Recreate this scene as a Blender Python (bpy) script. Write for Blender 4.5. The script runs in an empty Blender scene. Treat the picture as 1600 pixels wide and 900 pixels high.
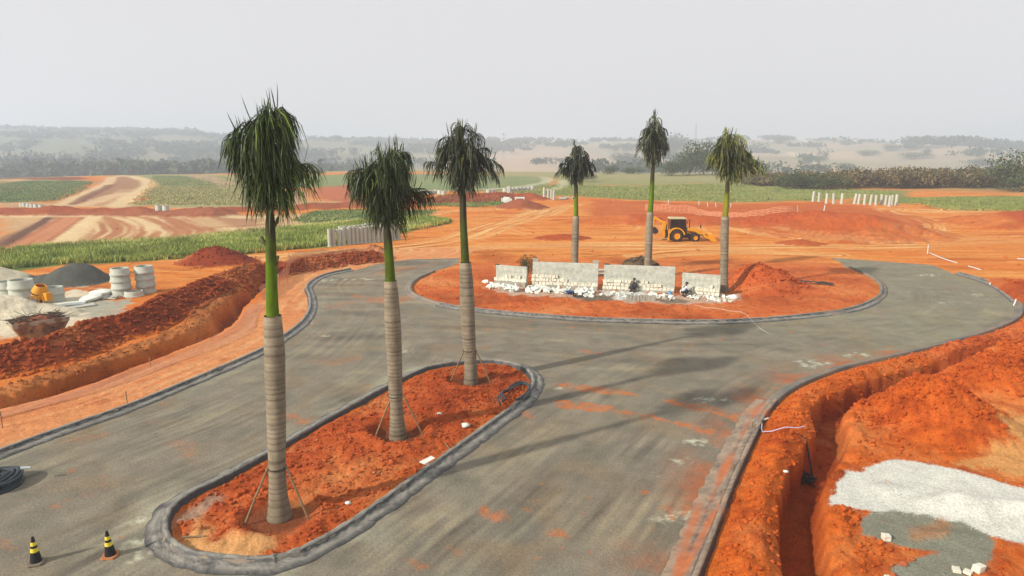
import bpy, math, random
import numpy as np
from mathutils import Vector, Matrix
random.seed(7)
rng = np.random.default_rng(7)
PI = math.pi
S = bpy.context.scene
C = S.collection
# ---------------------------------------------------------------- camera
FPX, CAMH, HORV = 1066.0, 11.0, 228.0
PITCH = math.atan((450 - HORV) / FPX)
cd = bpy.data.cameras.new('camera'); cam = bpy.data.objects.new('camera', cd); C.objects.link(cam)
cd.sensor_width = 36; cd.lens = FPX / 1600 * 36; cd.clip_start = 0.1; cd.clip_end = 20000
cam.location = (0, 0, CAMH); cam.rotation_euler = (PI / 2 - PITCH, 0, 0)
S.camera = cam
# ---------------------------------------------------------------- world, sun, exposure
SUN_EL, SUN_HEAD = math.radians(30), math.radians(32.5)      # shadows run towards this heading
w = bpy.data.worlds.new('World'); S.world = w; w.use_nodes = True
nt = w.node_tree; nt.nodes.clear()
sky = nt.nodes.new('ShaderNodeTexSky'); sky.sky_type = 'NISHITA'; sky.sun_disc = False
sky.sun_elevation = SUN_EL; sky.sun_rotation = math.radians(270 - 32.5); sky.dust_density = 4; sky.air_density = 1.5
hs = nt.nodes.new('ShaderNodeHueSaturation'); hs.inputs['Saturation'].default_value = 0.25
mx = nt.nodes.new('ShaderNodeMix'); mx.data_type = 'RGBA'; mx.inputs[0].default_value = 0.9
mx.inputs[7].default_value = (7.45, 7.4, 7.55, 1)
bg = nt.nodes.new('ShaderNodeBackground'); bg.inputs[1].default_value = 0.1
wo = nt.nodes.new('ShaderNodeOutputWorld')
nt.links.new(sky.outputs[0], hs.inputs['Color']); nt.links.new(hs.outputs[0], mx.inputs[6])
nt.links.new(mx.outputs[2], bg.inputs[0]); nt.links.new(bg.outputs[0], wo.inputs[0])
ld = bpy.data.lights.new('sun', 'SUN'); sun = bpy.data.objects.new('sun', ld); C.objects.link(sun)
ld.energy = 5.0; ld.angle = math.radians(1.5); ld.color = (1, 0.9, 0.79)
sd = Vector((math.cos(SUN_HEAD) * math.cos(SUN_EL), math.sin(SUN_HEAD) * math.cos(SUN_EL), -math.sin(SUN_EL)))
sun.rotation_euler = sd.to_track_quat('-Z', 'Y').to_euler()
S.view_settings.view_transform = 'Standard'; S.view_settings.look = 'None'
S.view_settings.exposure = 0.12; S.view_settings.gamma = 1
S.cycles.volume_bounces = 1
S.cycles.max_bounces = 6

# ---------------------------------------------------------------- helpers
def P(u, v, z=0.0):
    """survey of the site: point at height z seen at photograph pixel u, v"""
    dx = (u - 800) / FPX; dz = (450 - v) / FPX
    y = math.cos(PITCH) + dz * math.sin(PITCH); zz = -math.sin(PITCH) + dz * math.cos(PITCH)
    t = (z - CAMH) / zz
    return (dx * t, y * t)
def at(u, v, y):
    """x and z of the point at distance y seen at pixel u, v"""
    dx = (u - 800) / FPX; dz = (450 - v) / FPX
    yy = math.cos(PITCH) + dz * math.sin(PITCH); zz = -math.sin(PITCH) + dz * math.cos(PITCH)
    t = y / yy
    return dx * t, CAMH + zz * t
def PP(l, z=0.0): return [P(u, v, z) for u, v in l]
def smooth_line(pts, step=0.5, closed=False):
    pts = [np.array(p, float) for p in pts]; n = len(pts); out = []
    rngi = range(n if closed else n - 1)
    for i in rngi:
        p1 = pts[i]; p2 = pts[(i + 1) % n]
        p0 = pts[(i - 1) % n] if (closed or i > 0) else 2 * p1 - p2
        p3 = pts[(i + 2) % n] if (closed or i < n - 2) else 2 * p2 - p1
        k = max(1, int(np.linalg.norm(p2 - p1) / step))
        for j in range(k):
            t = j / k
            out.append(0.5 * ((2 * p1) + (-p0 + p2) * t + (2 * p0 - 5 * p1 + 4 * p2 - p3) * t * t + (-p0 + 3 * p1 - 3 * p2 + p3) * t ** 3))
    if not closed: out.append(pts[-1])
    return np.array(out)
def resample(l, step, closed=False):
    l = np.asarray(l, float)
    if closed: l = np.vstack([l, l[:1]])
    d = np.r_[0, np.cumsum(np.linalg.norm(np.diff(l, axis=0), axis=1))]
    n = max(2, int(round(d[-1] / step)))
    s = np.linspace(0, d[-1], n + 1)
    r = np.stack([np.interp(s, d, l[:, k]) for k in range(l.shape[1])], 1)
    return r[:-1] if closed else r
def sst(a, b, x):
    t = np.clip((x - a) / (b - a), 0, 1); return t * t * (3 - 2 * t)
def mk_noise():
    perm = np.random.default_rng(11).permutation(4096).astype(np.int64)
    ang = np.random.default_rng(12).uniform(0, 2 * PI, 4096)
    gx, gy = np.cos(ang), np.sin(ang)
    def noise(x, y, s=0):
        x = np.asarray(x, float) + s * 17.31; y = np.asarray(y, float) + s * 9.17
        xi = np.floor(x).astype(np.int64); yi = np.floor(y).astype(np.int64)
        fx = x - xi; fy = y - yi
        ux = fx * fx * fx * (fx * (fx * 6 - 15) + 10); uy = fy * fy * fy * (fy * (fy * 6 - 15) + 10)
        def g(i, j):
            h = perm[(perm[(xi + i) & 4095] + yi + j) & 4095]
            return gx[h] * (fx - i) + gy[h] * (fy - j)
        a = g(0, 0); b = g(1, 0); c = g(0, 1); d = g(1, 1)
        return 1.4 * ((a + (b - a) * ux) * (1 - uy) + (c + (d - c) * ux) * uy)
    return noise
noise = mk_noise()
def fbm(x, y, o=4, s=0, gain=0.5):
    r = 0; a = 1; t = 0
    for k in range(o):
        r = r + a * noise(x * 2 ** k, y * 2 ** k, s + k * 3); t += a; a *= gain
    return r / t
def sdf(x, y, poly, margin=3.0):
    """signed distance to a polygon, negative inside; 'margin' beyond its box it is just margin"""
    poly = np.asarray(poly, float)
    out = np.full(x.shape, float(margin))
    lo = poly.min(0) - margin; hi = poly.max(0) + margin
    m = (x > lo[0]) & (x < hi[0]) & (y > lo[1]) & (y < hi[1])
    if not m.any(): return out
    px = x[m]; py = y[m]; d2 = np.full(px.shape, 1e18); ins = np.zeros(px.shape, bool)
    n = len(poly)
    for i in range(n):
        a = poly[i]; b = poly[(i + 1) % n]; e = b - a
        L = e @ e
        if L < 1e-12: continue
        t = np.clip(((px - a[0]) * e[0] + (py - a[1]) * e[1]) / L, 0, 1)
        d2 = np.minimum(d2, (px - a[0] - t * e[0]) ** 2 + (py - a[1] - t * e[1]) ** 2)
        c = (a[1] > py) != (b[1] > py)
        if abs(e[1]) > 1e-12:
            ins ^= c & (px < a[0] + (py - a[1]) * e[0] / e[1])
    d = np.sqrt(d2); out[m] = np.minimum(np.where(ins, -d, d), margin)
    return out
def ldist(x, y, line, margin=6.0):
    """signed distance to a polyline (positive on its right) and the running length along it"""
    line = np.asarray(line, float)
    D = np.full(x.shape, 1e3); A = np.zeros(x.shape)
    lo = line.min(0) - margin; hi = line.max(0) + margin
    m = (x > lo[0]) & (x < hi[0]) & (y > lo[1]) & (y < hi[1])
    if not m.any(): return D, A
    px = x[m]; py = y[m]; bd = np.full(px.shape, 1e18); bs = np.ones(px.shape); ba = np.zeros(px.shape); acc = 0
    for i in range(len(line) - 1):
        a = line[i]; e = line[i + 1] - a; L = e @ e
        if L < 1e-12: continue
        tt = ((px - a[0]) * e[0] + (py - a[1]) * e[1]) / L; t = np.clip(tt, 0, 1)
        d = (px - a[0] - t * e[0]) ** 2 + (py - a[1] - t * e[1]) ** 2
        cr = (px - a[0]) * e[1] - (py - a[1]) * e[0]
        k = d < bd
        bd = np.where(k, d, bd); bs = np.where(k, np.sign(cr), bs); ba = np.where(k, acc + t * math.sqrt(L), ba)
        acc += math.sqrt(L)
    D[m] = np.sqrt(bd) * bs; A[m] = ba
    return D, A

def tag(o, label=None, cat=None, group=None, kind=None):
    if label: o['label'] = label
    if cat: o['category'] = cat
    if group: o['group'] = group
    if kind: o['kind'] = kind
    return o
def empty(name, loc=(0, 0, 0), rz=0.0):
    o = bpy.data.objects.new(name, None); C.objects.link(o); o.location = loc; o.rotation_euler = (0, 0, rz)
    o.empty_display_size = 0.3
    return o
def link(name, me, mat=None, parent=None, loc=None):
    o = bpy.data.objects.new(name, me); C.objects.link(o)
    if mat is not None and not me.materials: me.materials.append(mat)
    if parent: o.parent = parent
    if loc is not None: o.location = loc
    return o
def npmesh(name, V, F, col=None, smooth=True):
    V = np.asarray(V, np.float32); F = np.asarray(F, np.int32)
    me = bpy.data.meshes.new(name); k = F.shape[1]
    me.vertices.add(len(V)); me.vertices.foreach_set('co', V.ravel())
    me.loops.add(F.size); me.loops.foreach_set('vertex_index', F.ravel())
    me.polygons.add(len(F)); me.polygons.foreach_set('loop_start', np.arange(len(F), dtype=np.int32) * k)
    me.polygons.foreach_set('loop_total', np.full(len(F), k, np.int32))
    me.polygons.foreach_set('use_smooth', np.full(len(F), smooth, bool))
    if col is not None:
        a = me.color_attributes.new('Col', 'FLOAT_COLOR', 'POINT')
        c4 = np.ones((len(V), 4), np.float32); c4[:, :3] = col
        a.data.foreach_set('color', c4.ravel())
    me.update(calc_edges=True); me.validate()
    return me
class MB:
    def __init__(s): s.v = []; s.f = []
    def add(s, vs, fs):
        n = len(s.v); s.v += [tuple(p) for p in vs]; s.f += [tuple(i + n for i in f) for f in fs]; return s
    def box(s, x0, x1, y0, y1, z0, z1, M=None, jit=0):
        v = [Vector((x, y, z)) for x in (x0, x1) for y in (y0, y1) for z in (z0, z1)]
        if jit: v = [p + Vector([random.uniform(-jit, jit) for _ in range(3)]) for p in v]
        if M is not None: v = [M @ p for p in v]
        return s.add(v, [(0, 1, 3, 2), (4, 6, 7, 5), (0, 4, 5, 1), (2, 3, 7, 6), (0, 2, 6, 4), (1, 5, 7, 3)])
    def tube(s, pts, r, n=8, cap=True):
        pts = [Vector(p) for p in pts]; m = len(pts)
        rs = r if isinstance(r, (list, tuple)) else [r] * m
        vs = []; up = None
        for i, p in enumerate(pts):
            t = (pts[min(i + 1, m - 1)] - pts[max(i - 1, 0)])
            if t.length < 1e-9: t = Vector((0, 0, 1))
            t.normalize()
            if up is None: up = Vector((0, 0, 1)) if abs(t.z) < .9 else Vector((1, 0, 0))
            a = t.cross(up)
            if a.length < 1e-5: a = t.orthogonal()
            a.normalize(); b = t.cross(a); up = -b
            up = a.cross(t)
            for k in range(n):
                q = 2 * PI * k / n; vs.append(p + (a * math.cos(q) + b * math.sin(q)) * rs[i])
        fs = [(i * n + k, i * n + (k + 1) % n, (i + 1) * n + (k + 1) % n, (i + 1) * n + k) for i in range(m - 1) for k in range(n)]
        if cap: fs += [tuple(range(n))[::-1], tuple((m - 1) * n + k for k in range(n))]
        return s.add(vs, fs)
    def lathe(s, prof, n=20, M=None, c=(0, 0, 0)):
        vs = []
        for r, z in prof:
            for k in range(n):
                a = 2 * PI * k / n; p = Vector((c[0] + r * math.cos(a), c[1] + r * math.sin(a), c[2] + z)); vs.append(M @ p if M is not None else p)
        m = len(prof)
        fs = [(i * n + k, i * n + (k + 1) % n, (i + 1) * n + (k + 1) % n, (i + 1) * n + k) for i in range(m - 1) for k in range(n)]
        return s.add(vs, fs)
    def prism(s, pts, y0, y1, M=None):
        """outline in the x, z plane given depth from y0 to y1"""
        n = len(pts); vs = [Vector((p[0], y, p[1])) for y in (y0, y1) for p in pts]
        if M is not None: vs = [M @ p for p in vs]
        return s.add(vs, [tuple(range(n)), tuple(range(2 * n - 1, n - 1, -1))] + [(i, n + i, n + (i + 1) % n, (i + 1) % n) for i in range(n)])
    def mesh(s, name, smooth=False, bevel=0):
        me = bpy.data.meshes.new(name); me.from_pydata([tuple(v) for v in s.v], [], s.f)
        import bmesh
        bm = bmesh.new(); bm.from_mesh(me); bmesh.ops.recalc_face_normals(bm, faces=bm.faces)
        if bevel: bmesh.ops.bevel(bm, geom=bm.edges[:], offset=bevel, segments=1, affect='EDGES')
        bm.to_mesh(me); bm.free()
        if smooth:
            me.polygons.foreach_set('use_smooth', [True] * len(me.polygons))
            try: me.set_sharp_from_angle(angle=math.radians(40))
            except Exception: pass
        return me
    def build(s, name, mat, parent=None, smooth=False, loc=None, bevel=0):
        return link(name, s.mesh(name, smooth, bevel), mat, parent, loc)
def copy_thing(o, loc=None, rz=None, scale=None, label=None):
    c = o.copy(); C.objects.link(c)
    for ch in list(o.children):
        d = ch.copy(); C.objects.link(d); d.parent = c
        for g in list(ch.children):
            e = g.copy(); C.objects.link(e); e.parent = d
    if loc is not None: c.location = loc
    if rz is not None: c.rotation_euler = (0, 0, rz)
    if scale is not None: c.scale = scale if hasattr(scale, '__len__') else (scale,) * 3
    if label: c['label'] = label
    return c
ORD = ['first', 'second', 'third', 'fourth', 'fifth', 'sixth', 'seventh', 'eighth', 'ninth', 'tenth', 'eleventh', 'twelfth', 'thirteenth',
       'fourteenth', 'fifteenth', 'sixteenth', 'seventeenth', 'eighteenth', 'nineteenth', 'twentieth', 'twenty-first', 'twenty-second', 'twenty-third', 'twenty-fourth']

# ---------------------------------------------------------------- materials
def lin(r, g, b):
    f = lambda c: (c / 255 / 12.92) if c <= 10 else ((c / 255 + .055) / 1.055) ** 2.4
    return (f(r) * .69, f(g) * .80, f(b) * .78)
def mat(name, col, rough=0.8, var=0.25, scale=4.0, bump=0.2, bscale=30.0, attr=False, metal=0.0, col2=None, c2scale=1.0, c2lo=.45, c2hi=.6, rand=0.0, spec=0.3, bdist=.02, fine=0):
    m = bpy.data.materials.new(name); m.use_nodes = True; n = m.node_tree; L = n.links
    b = n.nodes['Principled BSDF']; b.inputs['Roughness'].default_value = rough; b.inputs['Metallic'].default_value = metal
    b.inputs['Specular IOR Level'].default_value = spec
    tc = n.nodes.new('ShaderNodeTexCoord')
    if attr:
        a = n.nodes.new('ShaderNodeAttribute'); a.attribute_name = 'Col'; src = a.outputs['Color']
    else:
        a = n.nodes.new('ShaderNodeRGB'); a.outputs[0].default_value = (*col, 1); src = a.outputs[0]
    if col2 is not None:
        t = n.nodes.new('ShaderNodeTexNoise'); t.inputs['Scale'].default_value = c2scale; t.inputs['Detail'].default_value = 5
        L.new(tc.outputs['Object'], t.inputs['Vector'])
        r = n.nodes.new('ShaderNodeMapRange'); r.inputs[1].default_value = c2lo; r.inputs[2].default_value = c2hi
        L.new(t.outputs[0], r.inputs[0])
        x = n.nodes.new('ShaderNodeMix'); x.data_type = 'RGBA'; L.new(r.outputs[0], x.inputs[0]); L.new(src, x.inputs[6]); x.inputs[7].default_value = (*col2, 1)
        src = x.outputs[2]
    def vary(src, sc, amt, det=6):
        t = n.nodes.new('ShaderNodeTexNoise'); t.inputs['Scale'].default_value = sc; t.inputs['Detail'].default_value = det; t.inputs['Roughness'].default_value = .65
        L.new(tc.outputs['Object'], t.inputs['Vector'])
        r = n.nodes.new('ShaderNodeMapRange'); r.inputs[1].default_value = .25; r.inputs[2].default_value = .75
        r.inputs[3].default_value = 1 - amt; r.inputs[4].default_value = 1 + amt; L.new(t.outputs[0], r.inputs[0])
        h = n.nodes.new('ShaderNodeVectorMath'); h.operation = 'SCALE'; L.new(src, h.inputs[0]); L.new(r.outputs[0], h.inputs[3])
        return h.outputs[0]
    if var: src = vary(src, scale, var)
    if fine: src = vary(src, 14, fine, 3)
    if rand:
        oi = n.nodes.new('ShaderNodeObjectInfo'); r = n.nodes.new('ShaderNodeMapRange'); r.inputs[3].default_value = 1 - rand; r.inputs[4].default_value = 1 + rand
        L.new(oi.outputs['Random'], r.inputs[0])
        h = n.nodes.new('ShaderNodeVectorMath'); h.operation = 'SCALE'; L.new(src, h.inputs[0]); L.new(r.outputs[0], h.inputs[3]); src = h.outputs[0]
    L.new(src, b.inputs['Base Color'])
    if bump:
        t = n.nodes.new('ShaderNodeTexNoise'); t.inputs['Scale'].default_value = bscale; t.inputs['Detail'].default_value = 6; t.inputs['Roughness'].default_value = .7
        L.new(tc.outputs['Object'], t.inputs['Vector'])
        q = n.nodes.new('ShaderNodeBump'); q.inputs['Strength'].default_value = bump; q.inputs['Distance'].default_value = bdist
        L.new(t.outputs[0], q.inputs['Height']); L.new(q.outputs[0], b.inputs['Normal'])
    return m
M_ground = mat('earth', (1, 1, 1), .95, .20, 1.7, .9, 7.0, attr=True, spec=.1, bdist=.07, fine=.32)
M_road = mat('crushed_stone', (1, 1, 1), .95, .16, 1.2, .7, 9.0, attr=True, spec=.1, bdist=.05, fine=.22)
M_clod = mat('clods', (1, 1, 1), .95, .2, 6, .4, 12, attr=True, spec=.1)
M_veg = mat('foliage', (1, 1, 1), .8, 0, attr=True, bump=0, spec=.15)
M_conc = mat('concrete', lin(205, 196, 184), .9, .14, 3, .3, 25, rand=.08)
M_concpink = mat('kerb_concrete', lin(150, 128, 114), .9, .2, 2.5, .4, 12, col2=lin(120, 112, 108), c2scale=.6)
M_wall = mat('rendered_wall', lin(220, 209, 196), .92, .16, 5, .9, 6, col2=lin(192, 183, 172), c2scale=2.2, c2lo=.4, c2hi=.65, bdist=.08, fine=.12)
M_foot = mat('footing', lin(182, 170, 158), .92, .15, 2.5, .4, 12, col2=lin(180, 118, 84), c2scale=1.5, c2lo=.55, c2hi=.7)
M_stone = mat('pale_stone', lin(244, 226, 208), .85, .16, 4, .3, 12, rand=.12)
M_slab = mat('white_stone', lin(244, 234, 226), .85, .12, 3, .3, 10, rand=.1)
M_bark = None
M_plastic = mat('black_plastic', (1, 1, 1), .55, .18, 4, .5, 9, attr=True, spec=.35, bdist=.04)
M_blackrub = mat('black_rubber', (.012, .012, .013), .55, .2, 5, .2, 20)
M_yellow = mat('yellow_paint', (.62, .27, .01), .45, .12, 4, .05, 10, col2=(.45, .2, .05), c2scale=3, c2lo=.6, c2hi=.8)
M_yelband = mat('yellow_band', (.72, .58, .05), .6, .1, 8, .05, 10)
M_dark = mat('dark_metal', (.025, .022, .02), .6, .2, 5, .1, 10)
M_tyre = mat('tyre', (.035, .022, .016), .9, .25, 5, .3, 12)
M_glass = mat('dark_glass', (.008, .009, .011), .12, 0, bump=0, spec=.6)
M_white = mat('white_pvc', lin(225, 222, 220), .5, .05, 5, .05, 10)
M_wood = mat('prop_wood', lin(150, 118, 88), .85, .3, 6, .3, 30)
M_rust = mat('rusty_steel', (.36, .21, .09), .8, .35, 2.5, .3, 8, col2=(.15, .085, .05), c2scale=1.6)
M_rusttop = mat('worn_paint', lin(190, 175, 155), .8, .2, 4, .2, 10, col2=(.2, .12, .07), c2scale=2, c2lo=.5)
M_net = mat('orange_netting', lin(232, 156, 122), .8, .1, 3, 0)
M_blue = mat('blue_plastic', (.03, .11, .26), .4, .1, 4, .05, 10)
M_roof = mat('roof_tile', lin(160, 120, 100), .9, .15, 2, 0)
M_house = mat('house_wall', lin(225, 220, 212), .9, .05, 2, 0)
M_steelg = mat('grey_steel', (.2, .2, .2), .6, .1, 2, 0)
# ---------------------------------------------------------------- survey lines (metres, from the photograph's own pixels on the ground plane)
_l0 = np.array(P(0, 718)); _l1 = np.array(P(120, 672)); _d = (_l0 - _l1) / np.linalg.norm(_l0 - _l1)
LEFTK = [tuple(_l0 + _d * 26), tuple(_l0 + _d * 12)] + PP([(0, 718), (100, 680), (200, 645), (300, 604), (400, 560), (440, 538), (480, 508), (494, 485), (493, 465), (488, 450), (500, 438), (520, 430), (553, 423)])
TOPL = PP([(590, 412), (640, 405), (718, 403), (716, 412), (694, 420)])
ISLK = PP([(672, 425), (645, 437), (633, 450), (640, 463), (680, 478), (740, 488), (850, 498), (950, 504), (1100, 507), (1200, 503), (1300, 493), (1350, 483), (1380, 468), (1387, 455), (1378, 440), (1350, 425), (1325, 416)])
TOPR = PP([(1298, 403), (1340, 400), (1400, 401), (1440, 406)])
RIGHTK = PP([(1490, 428), (1530, 440), (1560, 455), (1582, 475), (1583, 490), (1570, 502), (1530, 518), (1470, 535), (1400, 552), (1320, 570), (1260, 590), (1215, 612), (1180, 645), (1155, 690), (1125, 750), (1095, 820), (1060, 900), (1018, 1000)]) + [(1.9, 6), (1.0, -14)]
LK = smooth_line(LEFTK); IK = smooth_line(ISLK); RK = smooth_line(RIGHTK)
ROAD = np.vstack([LK, np.array(TOPL), IK, np.array(TOPR), RK])
MED = smooth_line(PP([(375, 897), (300, 889), (252, 872), (232, 842), (242, 805), (278, 775), (340, 745), (440, 690), (520, 645), (600, 602), (660, 575), (720, 565), (780, 564), (830, 576), (848, 600), (830, 630), (780, 670), (700, 730), (620, 790), (550, 840), (480, 878), (430, 895)]), closed=True)
LRIM = smooth_line([(-29, 22)] + PP([(0, 640), (80, 620), (150, 597), (212, 573), (275, 549), (325, 528), (360, 510), (380, 482), (405, 457), (432, 437), (480, 415), (540, 401), (600, 392)]), 1.0)
LCREST = smooth_line([(-33, 24)] + PP([(0, 545), (75, 532), (150, 502), (187, 496), (250, 471), (287, 453), (325, 438), (375, 421), (420, 413), (470, 404), (530, 396), (585, 391)], 1.0), 1.0)
RRIM = smooth_line(PP([(1205, 1100), (1222, 960), (1223, 900), (1215, 830), (1215, 790), (1222, 750), (1250, 712), (1269, 672), (1264, 640), (1303, 614), (1350, 598), (1410, 580), (1480, 561), (1550, 545), (1640, 528), (1760, 508)]), 0.6)
RING_TRACK = P(905, 352)

O_ = lin(226, 120, 48); O_LT = lin(240, 156, 80); O_PALE = lin(244, 188, 124); RED = lin(182, 80, 32); DRED = lin(158, 68, 32); TAN = lin(214, 165, 122)
GRN = lin(120, 130, 66); DRY = lin(172, 156, 108)
PAINT = [  # polygon in survey pixels, colour, edge softness (m), noise warp (m), strength
    ([(0, 392), (0, 338), (420, 336), (640, 325), (640, 345), (400, 372), (200, 384)], TAN, 2, 2, 1),
    ([(-60, 398), (0, 386), (90, 338), (142, 336), (108, 362), (82, 386), (60, 395)], lin(192, 112, 78), 1, 1, .95),
    ([(-20, 384), (0, 372), (80, 337), (92, 337), (20, 380)], lin(140, 96, 78), .6, .5, .9),
    ([(136, 377), (145, 355), (162, 340), (297, 342), (308, 352), (337, 357), (290, 371)], lin(198, 128, 88), .8, 1, .9),
    ([(335, 341), (400, 340), (402, 354), (370, 356)], lin(180, 124, 92), .8, 1, .8),
    ([(-200, 320), (-200, 278), (37, 281), (147, 282), (122, 304), (84, 316)], lin(126, 136, 92), 3, 5, 1),
    ([(-200, 276), (30, 272), (75, 273), (145, 279), (104, 282), (35, 280), (-200, 279)], lin(140, 72, 56), 1.5, 2, .95),
    ([(0, 318), (84, 318), (122, 304), (150, 290), (170, 276), (200, 273), (225, 279), (233, 290), (200, 310), (190, 324), (0, 326)], lin(200, 148, 112), 1.5, 2, .95),
    ([(108, 321), (122, 309), (165, 292), (178, 276), (208, 277), (219, 285), (205, 300), (165, 306), (140, 320)], lin(168, 112, 82), 1.5, 3, .8),
    ([(196, 323), (233, 291), (226, 279), (205, 273), (420, 273), (420, 325)], DRY, 3, 6, 1),
    ([(232, 291), (226, 279), (205, 273), (330, 273), (330, 291)], lin(136, 144, 98), 4, 8, .8),
    ([(285, 274), (325, 274), (372, 288), (352, 291)], lin(205, 170, 140), 1.5, 2, .9),
    ([(420, 273), (700, 272), (860, 276), (860, 298), (650, 300), (500, 293), (420, 295)], lin(134, 142, 96), 3, 6, 1),
    ([(478, 305), (500, 292), (560, 288), (660, 300), (640, 312), (520, 316)], lin(192, 104, 72), 2, 3, .9),
    ([(420, 325), (420, 300), (478, 296), (480, 312), (560, 318), (560, 326)], lin(200, 160, 118), 2, 3, .9),
    ([(-20, 428), (0, 392), (100, 383), (300, 372), (400, 360), (520, 350), (650, 339), (705, 344), (700, 350), (640, 362), (600, 370), (515, 386), (420, 395), (330, 404), (200, 410), (100, 414)], lin(104, 118, 50), .8, 1.5, 1),
    ([(455, 342), (487, 330), (555, 327), (684, 329), (655, 341), (550, 347), (480, 348)], lin(116, 130, 74), 1, 1.5, 1),
    ([(655, 321), (690, 310), (800, 313), (806, 320), (740, 324)], lin(114, 126, 66), 1, 2, 1),
    ([(800, 296), (870, 288), (940, 290), (1160, 286), (1270, 294), (1420, 298), (1420, 303), (1390, 306), (1300, 313), (1130, 317), (1000, 313), (900, 307), (800, 305)], lin(140, 140, 82), 2, 3, 1),
    ([(870, 288), (860, 276), (1060, 276), (1280, 280), (1270, 292), (1160, 286), (940, 290)], lin(156, 148, 96), 4, 6, 1),
    ([(1390, 302), (1430, 309), (1600, 306), (1800, 306), (1800, 330), (1590, 329), (1470, 328), (1425, 318), (1330, 316)], lin(130, 132, 68), 1.5, 2, 1),
    ([(925, 312), (1130, 319), (1280, 316), (1340, 322), (1425, 338), (1455, 350), (1400, 368), (1300, 373), (1150, 356), (1000, 350), (920, 335)], lin(200, 92, 40), 1.5, 3, .8),
    ([(1380, 370), (1450, 385), (1600, 395), (1900, 400), (1900, 380), (1600, 368), (1450, 372)], lin(226, 130, 58), 1, 2, .6),
    ([(1540, 345), (1600, 328), (1900, 320), (1900, 360), (1600, 358)], lin(185, 80, 42), 1, 1.5, .9),
]
PAINT = [(np.array(PP(p)), c, s, wv, k) for p, c, s, wv, k in PAINT]
NEARPAINT = [
    ([(0, 530), (60, 530), (105, 522), (160, 500), (195, 478), (150, 455), (120, 450), (60, 470), (40, 440), (0, 430), (-60, 430), (-80, 530)], lin(236, 212, 186), .5, 1.6, .95),
    ([(120, 500), (140, 470), (200, 470), (180, 495)], lin(170, 160, 145), .4, .8, .8),
    ([(1340, 812), (1362, 790), (1400, 785), (1450, 790), (1500, 798), (1545, 826), (1556, 868), (1545, 890), (1500, 905), (1440, 912), (1395, 902), (1392, 885), (1440, 876), (1462, 864), (1400, 848), (1350, 832)], lin(146, 138, 122), .06, .22, 1),
    ([(1297, 765), (1330, 738), (1395, 718), (1440, 722), (1500, 735), (1580, 758), (1680, 770), (1700, 850), (1610, 850), (1550, 838), (1500, 815), (1450, 806), (1390, 803), (1345, 798), (1300, 788)], lin(232, 219, 210), .05, .26, 1),
    ([(1425, 825), (1470, 812), (1490, 822), (1462, 845), (1430, 842)], lin(186, 122, 80), .2, .3, .7),
    ([(1580, 650), (1640, 620), (1720, 640), (1700, 770), (1600, 752), (1500, 728), (1560, 700)], lin(226, 158, 96), .4, .6, .9),
    ([(760, 452), (850, 457), (950, 462), (1150, 462), (1160, 474), (1050, 478), (930, 470), (800, 463)], lin(206, 168, 148), .3, .5, .9),
    ([(940, 455), (1010, 458), (1010, 468), (960, 470)], lin(228, 220, 216), .3, .4, .9),
    ([(890, 462), (960, 465), (955, 472), (915, 472)], lin(110, 98, 86), .2, .3, .9),
    ([(1020, 469), (1060, 469), (1080, 474), (1040, 477)], lin(120, 104, 90), .2, .3, .8),
    ([(270, 878), (272, 840), (310, 815), (345, 840), (420, 850), (400, 872), (330, 885)], lin(224, 160, 104), .25, .4, .9),
    ([(830, 600), (852, 420)], O_, .1, .1, 0),
    ([(250, 850), (268, 815), (330, 775), (352, 780), (330, 800), (280, 822)], lin(170, 140, 120), .15, .2, .8),
]
NEARPAINT = [(np.array(PP(p)), c, s, wv, k) for p, c, s, wv, k in NEARPAINT if len(p) > 2]
TRACKS = [([(420, 335), (560, 352), (700, 332), (800, 326), (850, 330)], 3.0), ([(1600, 318), (1480, 330), (1380, 328), (1440, 350), (1420, 372)], 3.5), ([(850, 330), (780, 352), (720, 372), (600, 388), (440, 405)], 3.0),
          ([(850, 335), (900, 320), (1000, 322)], 2.0), ([(560, 395), (800, 385), (1000, 384), (1250, 386), (1600, 378)], 2.5), ([(1150, 355), (1250, 372), (1420, 378), (1600, 372)], 3), ([(0, 400), (250, 404), (420, 400), (560, 390)], 1.5),
          ([(1000, 400), (1120, 392), (1300, 398)], 2.0)]
TRACKS = [(smooth_line(PP(p), 3), wd) for p, wd in TRACKS]
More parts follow.
